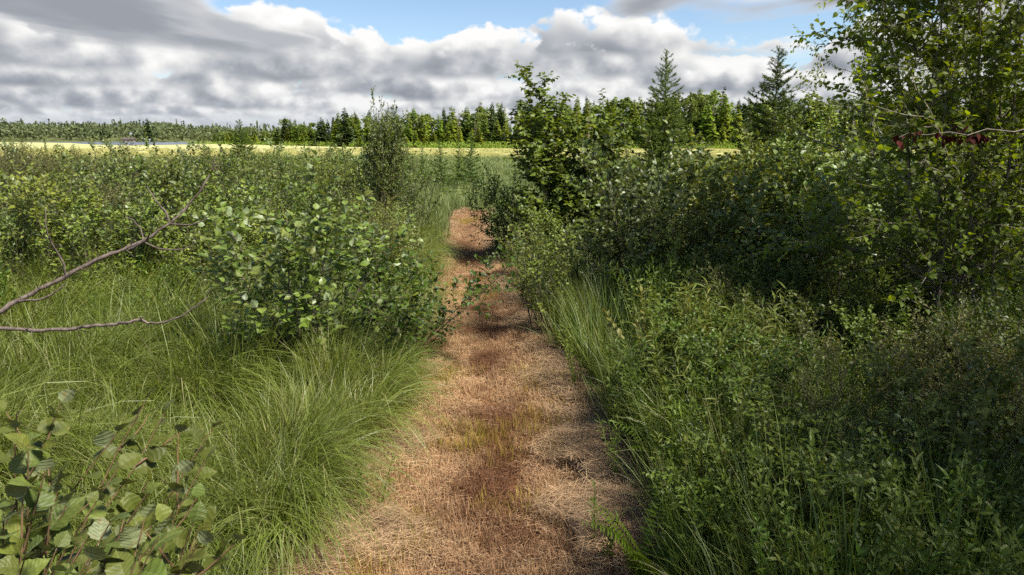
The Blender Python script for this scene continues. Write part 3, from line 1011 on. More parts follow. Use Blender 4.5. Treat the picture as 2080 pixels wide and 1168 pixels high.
far_tree('spruce', 303, 838, 29, 'lone tall dark pine standing above the far lake shore', 1.5)
def shore_brush():
    g = np.random.default_rng(18)
    V, F = [], []
    for i in range(2600):
        px = g.uniform(380, 2080)
        Y = edge_dist(px) - g.uniform(-4, 7)
        x = X(px, Y); hh = g.uniform(.6, 2.0)
        for k in range(9):
            c = np.array([x + g.normal(0, .6), Y + g.normal(0, .6), hh * g.random()])
            a = nrm(g.normal(0, .5, 3) + UP); b_ = nrm(np.cross(a, g.normal(0, 1, 3)))
            s_ = g.uniform(.15, .35)
            q = len(V); V += [c - a * s_, c + b_ * s_ * .7, c + a * s_, c - b_ * s_ * .7]; F += [(q, q + 1, q + 2), (q, q + 2, q + 3)]
    fo = MB(); fo.add(V, F)
    tag(link('marsh_brush', fo.mesh('marsh_brush', M['f_young']), kind='stuff'), 'low yellow green brush along the foot of the far treeline', 'brush')
shore_brush()

# cabins on the far shore ------------------------------------------------
def cabin(label, px, wallc, roofc, wl):
    Y = 836
    r = thing('cabin', label, 'house', (X(px, Y), Y, -.1), .15)
    mw, t_, b_ = mat('cabin_wall', .8); b_.inputs['Base Color'].default_value = (*wallc, 1)
    mr_, t_, b_ = mat('cabin_roof', .8); b_.inputs['Base Color'].default_value = (*roofc, 1)
    mg, t_, b_ = mat('cabin_glass', .1, .5); b_.inputs['Base Color'].default_value = (.03, .04, .05, 1)
    def box(x0, x1, y0, y1, z0, z1):
        V = [(x, y, z) for z in (z0, z1) for y in (y0, y1) for x in (x0, x1)]
        return V, [(0, 1, 5, 4), (1, 3, 7, 5), (3, 2, 6, 7), (2, 0, 4, 6), (4, 5, 7, 6), (0, 2, 3, 1)]
    link('wall', mesh('wall', *box(-wl, wl, -3, 3, 0, 3), mw), r)
    V = [(-wl - .6, -3.6, 2.9), (wl + .6, -3.6, 2.9), (wl + .6, 3.6, 2.9), (-wl - .6, 3.6, 2.9), (-wl - .6, 0, 5.2), (wl + .6, 0, 5.2)]
    ro = bpy.data.meshes.new('roof'); ro.from_pydata(V, [], [(0, 1, 5, 4), (2, 3, 4, 5), (1, 2, 5), (3, 0, 4), (3, 2, 1, 0)]); ro.materials.append(mr_)
    link('roof', ro, r)
    for k in (-.6, .55):
        link('window', mesh('window', *box(k * wl - .7, k * wl + .7, -3.05, -2.9, 1, 2.2), mg), r)
    link('door', mesh('door', *box(-.5, .5, -3.06, -2.9, 0, 2.1), mr_), r)
cabin('long low brown-roofed cabin on the far lake shore', 262, (.22, .18, .14), (.09, .07, .06), 6.5)
cabin('small white-walled cabin on the far shore right of the brown-roofed one', 300, (.75, .74, .70), (.45, .45, .45), 4)

# ------------------------------------------------------------------ shrubs
def far_from_path(x, y, mg):
    l, r = path_l(y) - mg, path_r(y) + mg
    return not (l < x < r) if y < PY1 + 1 else True
WILLOW = [plant_meshes(shrub(200 + i, 1.7, .5, 6, 10, 3, .062, .034, lift=.25), LEAF, M['shrub'], M['bark']) for i in range(3)]
PALE = [plant_meshes(shrub(220 + i, 1.7, .42, 6, 9, 3, .075, .036, lift=.4), LEAF_ROUND, M['shrub_pale'], M['bark']) for i in range(2)]
BOG = [plant_meshes(shrub(240 + i, 1.5, .55, 9, 13, 3, .034, .022, r0=.007, wig=.09, bare=.1, tw_len=.25), LEAF_SMALL, M['bog'], M['bark']) for i in range(3)]
DARK = [plant_meshes(shrub(260 + i, 1.9, .55, 7, 11, 4, .066, .034), LEAF_ROUND, M['dark'], M['bark']) for i in range(3)]
g = np.random.default_rng(31)
def put_shrub(pr, Hp, nm, lb, px, Y, top, grp=None, wide=1.0):
    x, y, z = gpos(px, Y)
    sz = (Z(top, Y) - z) / Hp
    wv = wide * max(.75, min(1.3, sz))
    return place(pr, nm, lb, 'shrub', (x, y, z), g.uniform(0, 6.28), (wv, wv, sz), grp)

# left thicket
n_l = 0
tries = 0
spots = []
while n_l < 150 and tries < 9000:
    tries += 1
    Y = 9.2 + 32 * g.random() ** 1.5
    px = g.uniform(-60, 900)
    if n_l < 16: Y = g.uniform(8.5, 10.6); px = g.uniform(-60, 560)
    x = X(px, Y)
    if Y < 8.8 and px < 200: continue
    if not far_from_path(x, Y, .75): continue
    if Y > 16 and px > 845 - (Y - 16) * 1.5: continue
    if any((x - a) ** 2 + (Y - b) ** 2 < (.50 + .011 * Y) ** 2 for a, b in spots): continue
    spots.append((x, Y))
    top = g.uniform(302, 362) if Y > 14 else g.uniform(312, 440)
    if px > 700 and Y < 16: top = g.uniform(400, 440)
    if px < 240 and Y > 15 and g.random() < .8 or g.random() < .16:
        put_shrub(BOG[n_l % 3], 1.45, 'bog_shrub', 'twiggy olive bog shrub in the thicket left of the path', px, Y, max(top, 312), 'bog shrubs of the left thicket', 1.15)
    elif g.random() < .25:
        put_shrub(PALE[n_l % 2], 1.7, 'willow_shrub', 'pale-leaved willow shrub in the thicket left of the path', px, Y, top, 'willow shrubs of the left thicket')
    else:
        put_shrub(WILLOW[n_l % 3], 1.7, 'leafy_shrub', 'mid green leafy shrub in the thicket left of the path', px, Y, top, 'leafy shrubs of the left thicket', 1.1)
    n_l += 1
for k, (px, Y, top, pr) in enumerate([(15, 8.4, 430, 0), (110, 9.0, 400, 1), (455, 8.3, 440, 2), (535, 7.4, 470, 0), (395, 9.0, 420, 1), (745, 8.3, 480, 2), (700, 9.3, 420, 0), (560, 8.9, 410, 2), (-60, 7.4, 470, 1), (810, 9.6, 455, 1), (260, 9.1, 440, 0)]):
    put_shrub((WILLOW + BOG)[pr], 1.7, 'leafy_shrub', ['mid green shrub before the thicket, far left below the dead branch', 'low green shrub before the thicket above the thick dead branch', 'twiggy shrub between the dead branch and the big willow',
              'low shrub at the left foot of the big pale willow', 'shrub behind the tip of the dead branch', 'low shrub between the big willow and the path', 'shrub just behind the big pale willow', 'shrub up against the left side of the big willow',
              'shrub cut off by the left edge below the dead branch', 'low shrub on the left path edge beyond the big willow', 'small shrub directly above the middle of the dead branch'][k], px, Y, top, None, 1.05)
SLIM = [plant_meshes(shrub(280 + i, 2.0, .16, 4, 11, 3, .07, .034, .011, .22, .05, .35, tw_len=.16), LEAF, M['shrub'] if i else M['shrub_pale'], M['bark']) for i in range(3)]
for k, (px, Y, top) in enumerate([(262, 13, 288), (300, 15, 296), (445, 14, 305), (572, 17, 286), (610, 13, 320), (95, 11.5, 345), (40, 16, 290), (185, 18, 300), (350, 11, 330), (520, 10.5, 355), (660, 12, 330), (690, 17, 300), (390, 19, 296), (720, 11, 360), (130, 22, 298)]):
    put_shrub(SLIM[k % 3], 2.0, 'upright_shrub', 'slender upright shrub in the thicket left of the path', px, Y, top, 'upright shrubs of the left thicket', .9)
# right thicket
tries = n_r = 0
while n_r < 80 and tries < 9000:
    tries += 1
    Y = 8.8 + 22 * g.random() ** 1.5
    px = g.uniform(1120, 2240)
    x = X(px, Y)
    if Y < 11 and px < 1230: continue
    if Y < 9.6 and px > 1800: continue
    if not far_from_path(x, Y, 1.0): continue
    if Y > 15 and px < 1180: continue
    if any((x - a) ** 2 + (Y - b) ** 2 < (.55 + .011 * Y) ** 2 for a, b in spots): continue
    spots.append((x, Y))
    top = g.uniform(285, 350) if px > 1230 else g.uniform(345, 420)
    if Y > 14: top = max(top, 308)
    if Y < 13 and g.random() < .6:
        put_shrub(DARK[n_r % 3], 1.9, 'alder_shrub', 'dark green alder shrub in the thicket right of the path', px, Y, top + 15, 'alder shrubs of the right thicket', 1.1)
    elif g.random() < .35:
        put_shrub(PALE[n_r % 2], 1.7, 'willow_shrub', 'pale-leaved willow shrub in the thicket right of the path', px, Y, top, 'willow shrubs of the right thicket')
    else:
        put_shrub(WILLOW[n_r % 3], 1.7, 'leafy_shrub', 'mid green leafy shrub in the thicket right of the path', px, Y, top, 'leafy shrubs of the right thicket', 1.1)
    n_r += 1

for k, (px, Y, top, pr) in enumerate([(1125, 10.6, 425, WILLOW[0]), (1185, 9.4, 440, WILLOW[1]), (1245, 8.5, 465, PALE[0]), (1385, 8.2, 400, WILLOW[2]), (1555, 8.0, 385, PALE[1]), (1720, 7.9, 410, WILLOW[0])]):
    put_shrub(pr, 1.7, 'leafy_shrub', ['light green shrub on the right of the path below the dark leafy sapling', 'rounded light green shrub on the right behind the slim sapling', 'pale shrub on the right beside the slim sapling, coming forward to the path',
              'green shrub coming forward from the right thicket, nearest the path', 'pale-leaved shrub at the dark foot of the right thicket', 'green shrub at the foot of the right thicket beside the forked alder'][k], px, Y, top, None, 1.1)
for k, (px, Y, top) in enumerate([(1860, 7.5, 470), (1965, 7.8, 440), (2070, 7.3, 450)]):
    put_shrub(DARK[k], 1.9, 'alder_shrub', ['dark shrub directly behind the forked alder trunks', 'dark shrub behind and between the two big alders', 'dark shrub behind the nearer alder at the right edge'][k], px, Y, top, None, 1.15)
for k, (px, Y, H_) in enumerate([(1330, 6.3, .85), (1395, 5.2, .9), (1470, 6.4, 1.0), (1520, 4.3, .9), (1590, 5.4, 1.0), (1660, 6.5, 1.05), (1720, 4.0, .95), (1790, 5.2, 1.0), (1450, 3.4, .8), (1610, 3.3, .9), (1850, 4.3, 1.05), (1960, 4.8, 1.1), (1780, 3.2, .95), (1930, 3.5, 1.1), (2040, 4.1, 1.15), (1290, 5.0, .7), (1550, 7.0, 1.0), (2060, 5.4, 1.1)]):
    pr, hp = [(WILLOW[k % 3], 1.7), (DARK[k % 3], 1.9), (BOG[k % 3], 1.45), (DARK[(k + 1) % 3], 1.9)][k % 4]
    x, y, z = gpos(px, Y)
    wv = H_ / hp * g.uniform(.9, 1.15)
    place(pr, 'low_bush', 'low leafy bush in the thicket right of the path', 'shrub', (x, y, z), g.uniform(0, 6.28), (wv, wv, H_ / hp), 'low bushes before the right thicket')
# the plants one can single out ------------------------------------------
def single(pl, tm, lm, bm, nm, lb, px, Y, rz=0., sc=1.0, nleaf=300, cat='shrub', tmpls=None):
    x, y, z = gpos(px, Y)
    return place_leafy(pl, leaf_meshes(tmpls or [tm], lm), tm, lm, bm, nm, lb, cat, (x, y, z), rz, sc, nleaf)
single(shrub(301, 1.75, .45, 7, 10, 3, .075, .038, .012, .15, .06, .35), LEAF_ROUND, M['shrub_pale'], M['bark'], 'willow_shrub',
       'big pale-leaved willow shrub overhanging the left edge of the path', 640, 6.0, .6, (1.25, 1.15, 1.04))
single(shrub(302, 1.4, .8, 8, 10, 4, .068, .042, .010, .25, .07, .1, (.55, -.15)), LEAF, M['dark'], M['bark'], 'leafy_shrub',
       'low shrub whose branches reach out over the path from the left', 780, 6.5, 0., (1.0, 1.0, .95), 300)
single(shrub(303, 1.3, .4, 5, 11, 4, .055, .032, .009, .12, .07, .2), LEAF, M['shrub'], M['bark'], 'sapling',
       'slim leafy sapling standing at the right edge of the path', 1092, 7.9, 0., 1.0, 200)
single(shrub(304, 1.75, .6, 8, 12, 4, .06, .034, .011, .1, .07, .1, (-.25, -.1)), LEAF, M['dark'], M['bark'], 'alder_shrub',
       'dark bushy shrub leaning over the far end of the path', 1040, 13.4, 0., 1.0, 0)
for k, (px, Y, sc) in enumerate([(1290, 9.2, 1.22), (1470, 8.9, 1.25), (1640, 8.7, 1.2)]):
    single(shrub(310 + k, 1.8, .5, 8, 11, 4, .07, .036, .012, .12, .06, .3), LEAF_ROUND, M['shrub_pale'] if k != 1 else M['shrub'], M['bark'], 'willow_shrub',
           ['pale-tipped willow shrub, leftmost of the large ones lining the right thicket', 'broad green willow shrub in the middle front of the right thicket',
            'pale-tipped willow shrub beside the big alder trees in the right thicket'][k], px, Y, 0., sc, 220)
single(shrub(320, 2.9, .22, 4, 10, 3, .062, .045, .014, .3, .06, .2), LEAF, M['shrub'], M['bark'], 'leafy_shrub',
       'tall thin shrub whose top sprigs stand against the sky on the right', 1650, 9.8, 0., 1.0, 0)
# tall brown-stemmed shrub left of the path end
single(shrub(330, 2.7, .13, 12, 15, 4, .068, .030, .012, .30, .035, .3, tw_len=.16), LEAF, M['shrub'], bark_mat('brown_stem', (.10, .065, .05), (.21, .15, .12)), 'brown_stemmed_shrub',
       'tall narrow shrub with bare brown lower stems left of the path end', 788, 15.2, 0., (.72, .72, 1.04), 0)
single(shrub(331, 2.0, .3, 6, 11, 3, .055, .036, .012, .25, .05, .2), LEAF, M['shrub'], M['bark'], 'leafy_shrub',
       'mid-height shrub between the tall brown-stemmed shrub and the path', 850, 14.6, 0., 1.0, 0)

# cherry sapling with its top blown to the left
def sapling_tree():
    s = Plant(340); g_ = s.g
    n = 12
    for i in range(7):
        mb = MB()
        P, _ = walk(g_, (g_.normal(0, .1), g_.normal(0, .1), -.05), (g_.normal(0, .12) + (.1, -.16, .26, 0, .14, -.04, .32)[i], g_.normal(0, .1), 1), (3.8, 2.9, 3.0, 3.3, 3.2, 3.1, 2.6)[i], n, .04, .3)
        if i == 0:
            u = np.linspace(0, 1, n + 1)
            P[:, 0] += .30 * u - 1.95 * np.clip(u - .42, 0, 1) ** 1.35
        mb.tube(P, np.linspace(.026, .004, n + 1), 6)
        s.leaves_along(P, .5, .024, .092, .1, .5, .35)
        for j in range(28):
            t = .08 + .9 * (j + g_.random()) / 30
            k = min(int(t * n), n - 1)
            p = P[k] + (P[k + 1] - P[k]) * (t * n - k)
            d = perp(g_, nrm(P[k + 1] - P[k]), g_.uniform(.5, 1.0), j * 2.4)
            L = (.30 + .60 * (1 - t)) * g_.uniform(.7, 1.2)
            BP, _ = walk(g_, p, d, L, 5, .09, .2, .25)
            mb.tube(BP, np.linspace(.007, .002, 6), 3)
            s.leaves_along(BP, .1, .026, .088, .0, .5, .4)
            for _ in range(4):
                k2 = g_.integers(1, 5)
                TP, _ = walk(g_, BP[k2], perp(g_, nrm(BP[k2] - BP[k2 - 1]), .8), g_.uniform(.12, .3), 3, .1, .1, .4)
                mb.tube(TP, np.linspace(.003, .001, 4), 3)
                s.leaves_along(TP, .1, .028, .085, .0, .5, .4)
        s.stems.append(mb)
    return s
st_ = sapling_tree()
single(st_, LEAF_ROUND, M['dark'], M['greybark'], 'cherry_sapling', 'tall dark leafy sapling with its top blown left, beyond the right side of the path', 1138, 12.6, 0., (1.3, 1.2, .97), 0, 'tree')

# ------------------------------------------------------------------ big alders and birch on the right
def tree(seed, trunks, H, leaf, step, br=18, sub=7, tw=4, hang=.1, crown0=.13, reach=1.15, flat=.5, r0=.020):
    s = Plant(seed); g_ = s.g
    for (bx, by, tx, ty, hh) in trunks:
        mb = MB()
        n = 12
        u = np.linspace(0, 1, n + 1)
        P = np.stack([bx + tx * u ** 1.2 + np.cumsum(g_.normal(0, .035, n + 1)), by + ty * u ** 1.2 + np.cumsum(g_.normal(0, .035, n + 1)), -.08 + hh * u], 1)
        R = r0 * (1 - .85 * u) * g_.uniform(.85, 1.15)
        mb.tube(P, R, 7)
        for j in range(br):
            t = crown0 + (1 - crown0) * ((j + g_.random()) / br)
            k = min(int(t * n), n - 1)
            p = P[k] + (P[k + 1] - P[k]) * (t * n - k)
            d = perp(g_, nrm(P[k + 1] - P[k]), g_.uniform(.7, 1.25), j * 2.4 + g_.normal(0, .5))
            L = reach * (.55 + 1.0 * (1 - t)) * g_.uniform(.75, 1.25)
            BP, _ = walk(g_, p, d, L, 7, .13, .25)
            mb.tube(BP, np.linspace(R[k] * .5, .003, 8), 4)
            s.leaves_along(BP, .45, step, leaf, 0, flat, hang)
            for _ in range(sub):
                k2 = g_.integers(1, 7)
                SP, _ = walk(g_, BP[k2], perp(g_, nrm(BP[k2] - BP[k2 - 1]), g_.uniform(.5, 1.0)), L * g_.uniform(.25, .5), 5, .14, .2, hang)
                mb.tube(SP, np.linspace(.0065, .0025, 6), 3)
                s.leaves_along(SP, .2, step, leaf, 0, flat, hang)
                for _ in range(tw):
                    k3 = g_.integers(1, 5)
                    TP, _ = walk(g_, SP[k3], perp(g_, nrm(SP[k3] - SP[k3 - 1]), g_.uniform(.5, 1.0)), g_.uniform(.12, .3), 3, .12, .1, hang)
                    mb.tube(TP, np.linspace(.0025, .001, 4), 3)
                    s.leaves_along(TP, .1, step, leaf, 0, flat, hang)
        s.stems.append(mb)
    return s
single(tree(401, [(0, 0, -1.25, .3, 4.6), (.12, .05, .1, .5, 4.9), (-.1, 0, -.45, -.1, 4.4)], 5, .066, .045), LEAF_ROUND, M['tree'], M['greybark'], 'alder_tree',
       'big alder with a forked grey trunk on the right, left of the two', 1918, 6.6, 0., 1.0, 300, 'tree')
single(tree(402, [(0, 0, .15, -.1, 5.2), (.05, .1, .7, .3, 4.9), (0, .1, -.4, .6, 4.2)], 5, .068, .045), LEAF_ROUND, M['tree'], M['greybark'], 'alder_tree',
       'big alder at the right edge of the picture, nearer of the two', 1992, 6.2, 1.0, 1.0, 300, 'tree')
single(tree(403, [(0, 0, -.3, .2, 4.6), (0, .1, .5, -.3, 4.9), (.1, 0, -.9, .0, 3.6)], 5, .07, .07, 7, 4, 2), LEAF_ROUND, M['tree'], M['greybark'], 'alder_tree',
       'leafy alder crowding in from beyond the right edge of the picture', 2330, 5.0, 2.0, 1.0, 0, 'tree')
single(tree(411, [(0, 0, -.2, .2, 5.0), (0, .1, .5, -.3, 5.2), (.1, 0, -.5, .2, 4.4)], 5, .08, .06, 15, 7, 3), LEAF_ROUND, M['tree'], M['greybark'], 'alder_tree',  # out of view, added so its shadow falls on the lower right
       'unseen alder beside the viewpoint, added to shade the lower right', 1040 + 4.1 / depth(1.15) * FPX, 1.15, 1.0, 1.0, 0, 'tree')
single(tree(412, [(0, 0, -.2, .2, 5.0), (0, .1, .4, -.3, 5.2), (.1, 0, -.3, .4, 4.5)], 5, .08, .055, 15, 7, 3), LEAF_ROUND, M['tree'], M['greybark'], 'alder_tree',  # second unseen alder, added for the shade it throws on the undergrowth
       'unseen alder between the viewpoint and the nearer alder, added to darken the undergrowth', 1040 + 4.6 / depth(2.5) * FPX, 2.5, 2.0, 1.0, 0, 'tree')
single(tree(404, [(0, 0, -.6, .3, 7.6), (.2, .1, .5, .4, 7.0)], 7, .05, .036, 26, 9, 5, .9, .22, 1.3, .6), LEAF, M['tree'], M['birchbark'], 'birch_tree',
       'tall birch with drooping small leaves and pale limbs at the top right', 1815, 10.8, 0., 1.0, 0, 'tree')
# dead red leaves on a twig of the nearer alder
def red_twig():
    mb = MB(); fo = MB(); g_ = np.random.default_rng(9)
    A = [at(px, py, 4.6) for px, py in [(2110, 255), (2060, 268), (2005, 262), (1965, 275), (1930, 268), (1880, 274), (1845, 270), (1812, 286)]]
    A = np.array([np.array([X(2330, 5.0), 5.0, 2.05])] + A)
    r = thing('broken_twig', 'broken alder twig with dark red dead leaves at the right', 'twig', A[0])
    mb.tube(A - A[0], np.linspace(.006, .0015, len(A)), 5)
    link('twig', mb.mesh('twig', M['greybark'], True), r)
    tm = leaf_meshes([LEAF_ROUND], M['redleaf'])
    for cx, k in ((1830, 5), (1862, 5), (1925, 9), (1950, 7), (1975, 9), (2000, 9)):
        for _ in range(k):
            p = at(cx + g_.normal(0, 12), 274 + g_.normal(0, 7), 4.6 + g_.normal(0, .02)) - A[0]
            o = link('leaf', tm[0], r)
            q = Vector((g_.normal(0, .6), g_.normal(0, .6), -1)).to_track_quat('Y', 'Z')
            o.rotation_mode = 'QUATERNION'; o.rotation_quaternion = q
            sz = g_.uniform(.03, .058); o.scale = (sz, sz, sz); o.location = p
red_twig()

# ------------------------------------------------------------------ alder sprouts at the lower left
ALD = [alder_tmpl(.12, 1), alder_tmpl(.3, 2), alder_tmpl(.45, 3)]
def near_alder():
    s = Plant(501); g_ = s.g
    tips = [(300, 800, 1.95), (250, 850, 1.7), (110, 820, 1.75), (30, 840, 1.6), (430, 880, 1.95), (345, 815, 2.0), (200, 960, 1.55), (120, 960, 1.45), (420, 960, 1.8), (310, 960, 1.6), (40, 940, 1.4),
            (450, 1040, 1.6), (350, 1050, 1.45), (230, 1060, 1.35), (120, 1080, 1.3), (30, 1060, 1.25), (420, 1130, 1.45), (300, 1150, 1.3), (180, 1160, 1.25), (60, 1160, 1.15), (90, 1010, 1.3), (170, 1020, 1.35), (270, 1000, 1.45), (390, 1080, 1.45), (10, 1000, 1.2), (140, 1130, 1.2), (250, 1120, 1.25), (370, 1140, 1.35)]
    for i, (px, py, Y) in enumerate(tips):
        base = np.array([-1.15 + g_.normal(0, .22), 1.45 + g_.normal(0, .2), -.05])
        tip = at(px, py, Y)
        mb = MB()
        u = np.linspace(0, 1, 11)[:, None]
        P = base + (tip - base) * u + np.array([-.12, -.05, .06]) * np.sin(u * 3.14) + np.cumsum(g_.normal(0, .008, (11, 3)), 0) * u
        mb.tube(P, np.linspace(.0058, .0014, 11), 5)
        s.leaves_along(P, .56, .046, .070, .35, .55, .0)
        for _ in range(3):
            k = g_.integers(5, 10)
            TP, _d = walk(g_, P[k], perp(g_, nrm(P[k] - P[k - 1]), .8), g_.uniform(.1, .22), 4, .1, .5)
            mb.tube(TP, np.linspace(.004, .0015, 5), 4)
            s.leaves_along(TP, .2, .046, .062, .3, .6, .0)
        s.stems.append(mb)
    r = place_leafy(s, leaf_meshes(ALD, M['alder']), ALD[1], M['alder'], M['redstalk'], 'alder_shrub', 'near alder shrub with large toothed leaves in the lower left corner', 'shrub', (0, 0, 0), 0., 1.0, 300)
near_alder()

# ------------------------------------------------------------------ dead tree reaching in from the left
def dead_tree():
    g_ = np.random.default_rng(17)
    Yd = 3.3
    base = np.array([X(-420, Yd), Yd - .1, 0.]); base[2] = float(gz(base[0], base[1]))
    r = thing('dead_tree', 'bare dead tree whose two grey branches reach in from the left edge', 'tree', base)
    tp = np.array([(0, 0, -.1), (.03, 0, .5), (-.02, .03, 1.0), (.05, 0, 1.6), (.02, 0, 2.2)])
    mb = MB(); mb.tube(tp, [.07, .06, .052, .042, .03], 8)
    link('trunk', mb.mesh('trunk', M['deadwood'], True), r)
    def br(pts, r0, r1, subs, start):
        P = [start] + [at(px, py, Y) - base for px, py, Y in pts]
        P = np.array(P, float)
        t0 = np.arange(len(P)); tt = np.linspace(0, len(P) - 1, len(P) * 4)
        Q = np.stack([np.interp(tt, t0, P[:, j]) for j in range(3)], 1) + g_.normal(0, .002, (len(tt), 3))
        mb = MB(); mb.tube(Q, np.linspace(r0, r1, len(Q)) * g_.uniform(.85, 1.15, len(Q)), 7)
        o = link('branch', mb.mesh('branch', M['deadwood'], True), r)
        for _ in range(9):
            i0 = g_.integers(len(Q) // 4, len(Q) - 1)
            TP, _d = walk(g_, Q[i0], perp(g_, nrm(Q[i0] - Q[i0 - 1]), g_.uniform(.6, 1.1)), g_.uniform(.02, .10), 4, .18, .2)
            m2 = MB(); m2.tube(TP, np.linspace(.0028, .0009, 5), 4)
            link('twig', m2.mesh('twig', M['deadwood'], True), o)
        for sp_, ra in subs:
            K = np.array([at(px, py, Y) - base for px, py, Y in sp_], float)
            t0 = np.arange(len(K)); tt = np.linspace(0, len(K) - 1, len(K) * 3)
            Q = np.stack([np.interp(tt, t0, K[:, j]) for j in range(3)], 1) + g_.normal(0, .002, (len(tt), 3))
            m2 = MB(); m2.tube(Q, np.linspace(ra, .0022, len(Q)), 5)
            link('twig', m2.mesh('twig', M['deadwood'], True), o)
    br([(-80, 665, 3.2), (0, 632, 3.2), (60, 597, 3.25), (130, 563, 3.3), (200, 525, 3.35), (260, 503, 3.4), (295, 488, 3.42), (345, 455, 3.45), (380, 420, 3.5), (410, 385, 3.5), (428, 350, 3.55), (436, 325, 3.55)],
       .0145, .003,
       [([(133, 560, 3.3), (128, 535, 3.28), (108, 500, 3.25), (94, 470, 3.2), (90, 420, 3.2)], .007),
        ([(40, 612, 3.22), (85, 608, 3.2), (115, 592, 3.2), (137, 573, 3.2)], .007),
        ([(345, 455, 3.45), (338, 432, 3.45), (315, 405, 3.5), (298, 378, 3.5)], .006),
        ([(345, 455, 3.45), (385, 458, 3.4), (410, 450, 3.4), (428, 438, 3.4)], .0055),
        ([(292, 492, 3.42), (325, 506, 3.4), (370, 507, 3.4), (392, 498, 3.4)], .005),
        ([(262, 508, 3.4), (296, 490, 3.35), (310, 462, 3.3)], .007),
        ([(290, 490, 3.42), (288, 468, 3.45), (275, 450, 3.45), (256, 440, 3.45)], .004)], tp[1])
    br([(-80, 660, 3.1), (0, 667, 3.1), (70, 672, 3.1), (150, 667, 3.1), (210, 660, 3.1), (262, 655, 3.1), (288, 648, 3.1)], .011, .0065,
       [([(288, 648, 3.1), (300, 658, 3.1), (335, 655, 3.1), (365, 645, 3.1), (395, 625, 3.1), (418, 605, 3.1), (427, 588, 3.1)], .0065),
        ([(286, 650, 3.1), (287, 642, 3.1)], .004), ([(255, 656, 3.1), (262, 664, 3.1)], .004)], tp[1] + np.array([0, 0, .05]))
dead_tree()

# ------------------------------------------------------------------ herbs on the right and at the path edge
def herb(seed, stems=5, H=.75, leaf=.075, top='leaf', r=.07):
    s = Plant(seed); g_ = s.g
    fl = []
    for i in range(stems):
        mb = MB()
        a = g_.uniform(0, 6.28)
        P, _ = walk(g_, (math.cos(a) * r, math.sin(a) * r, -.03), (math.cos(a) * .22, math.sin(a) * .22, 1), H * g_.uniform(.7, 1.1), 7, .06, .2)
        mb.tube(P, np.linspace(.0042, .0016, 8), 4)
        s.leaves_along(P, .12, .016, leaf, .35, .35, -.05)
        if top != 'leaf':
            for k in range(16):
                d = perp(g_, UP, g_.uniform(.6, 1.3))
                Q, _ = walk(g_, P[-1] - UP * .08 * g_.random(), d, g_.uniform(.05, .13), 3, .1, .1)
                mb.tube(Q, np.linspace(.0015, .001, 4), 3)
                for q in Q[1:]:
                    for _ in range(4): fl.append((q + g_.normal(0, .005, 3), g_.normal(0, 1, 3), g_.normal(0, 1, 3), .024))
        s.stems.append(mb)
    s.fl = fl
    return s
HERB_MAT = M['herb']
LEAF_NOTCH = leaf_tmpl(.2, .06, .2, .42)
def herb_mesh(seed, tm=LEAF_NARROW, **k):
    s = herb(seed, **k); b_ = MB(); p, a, n, z = s.arr(); b_.stamp(tm, p, a, n, z)
    for mb in s.stems: b_.add(np.concatenate(mb.V), np.concatenate(mb.F))
    return b_.mesh('herb', HERB_MAT)
def fern_mesh(seed):
    g_ = np.random.default_rng(seed); b_ = MB()
    for i in range(6):
        az = i * 1.05 + g_.normal(0, .2)
        P, _ = walk(g_, (0, 0, 0), (math.cos(az) * .5, math.sin(az) * .5, .9), g_.uniform(.4, .6), 12, .02, 0, 2.2)
        b_.tube(P, np.linspace(.003, .001, 13), 3)
        for k in range(1, 13):
            d = nrm(P[k] - P[k - 1]); sdv = nrm(np.cross(d, UP))
            for sg in (-1, 1):
                b_.stamp(LEAF_NARROW, [P[k], P[k] - d * .02], [sdv * sg + d * .25] * 2, [np.cross(sdv, d)] * 2, [.11 * (1 - (k / 13) ** 1.5) + .02] * 2)
    return b_.mesh('fern', M['fern'])
HERBS = [herb_mesh(600 + i, [LEAF_NARROW, LEAF_NOTCH, leaf_tmpl(.12, .05, .3, .4), LEAF, leaf_tmpl(.06, .02, .5, .4)][i], stems=5, H=.7 + .1 * (i % 3), leaf=[.075, .055, .065, .045, .08][i]) for i in range(5)] + [fern_mesh(620), fern_mesh(621)] + \
        [herb_mesh(640, stems=6, H=.5, leaf=.05), herb_mesh(641, stems=7, H=.6, leaf=.055)]
def bushlet(seed):
    s = shrub(seed, .8, .5, 5, 8, 2, .042, .024, .005, .1, .08, .3, tw_len=.3); b_ = MB(); p, a, n, z = s.arr(); b_.stamp(LEAF_NOTCH, p, a, n, z)
    for mb in s.stems: b_.add(np.concatenate(mb.V), np.concatenate(mb.F))
    return b_.mesh('herb', HERB_MAT)
HERBS += [bushlet(650), bushlet(651)]
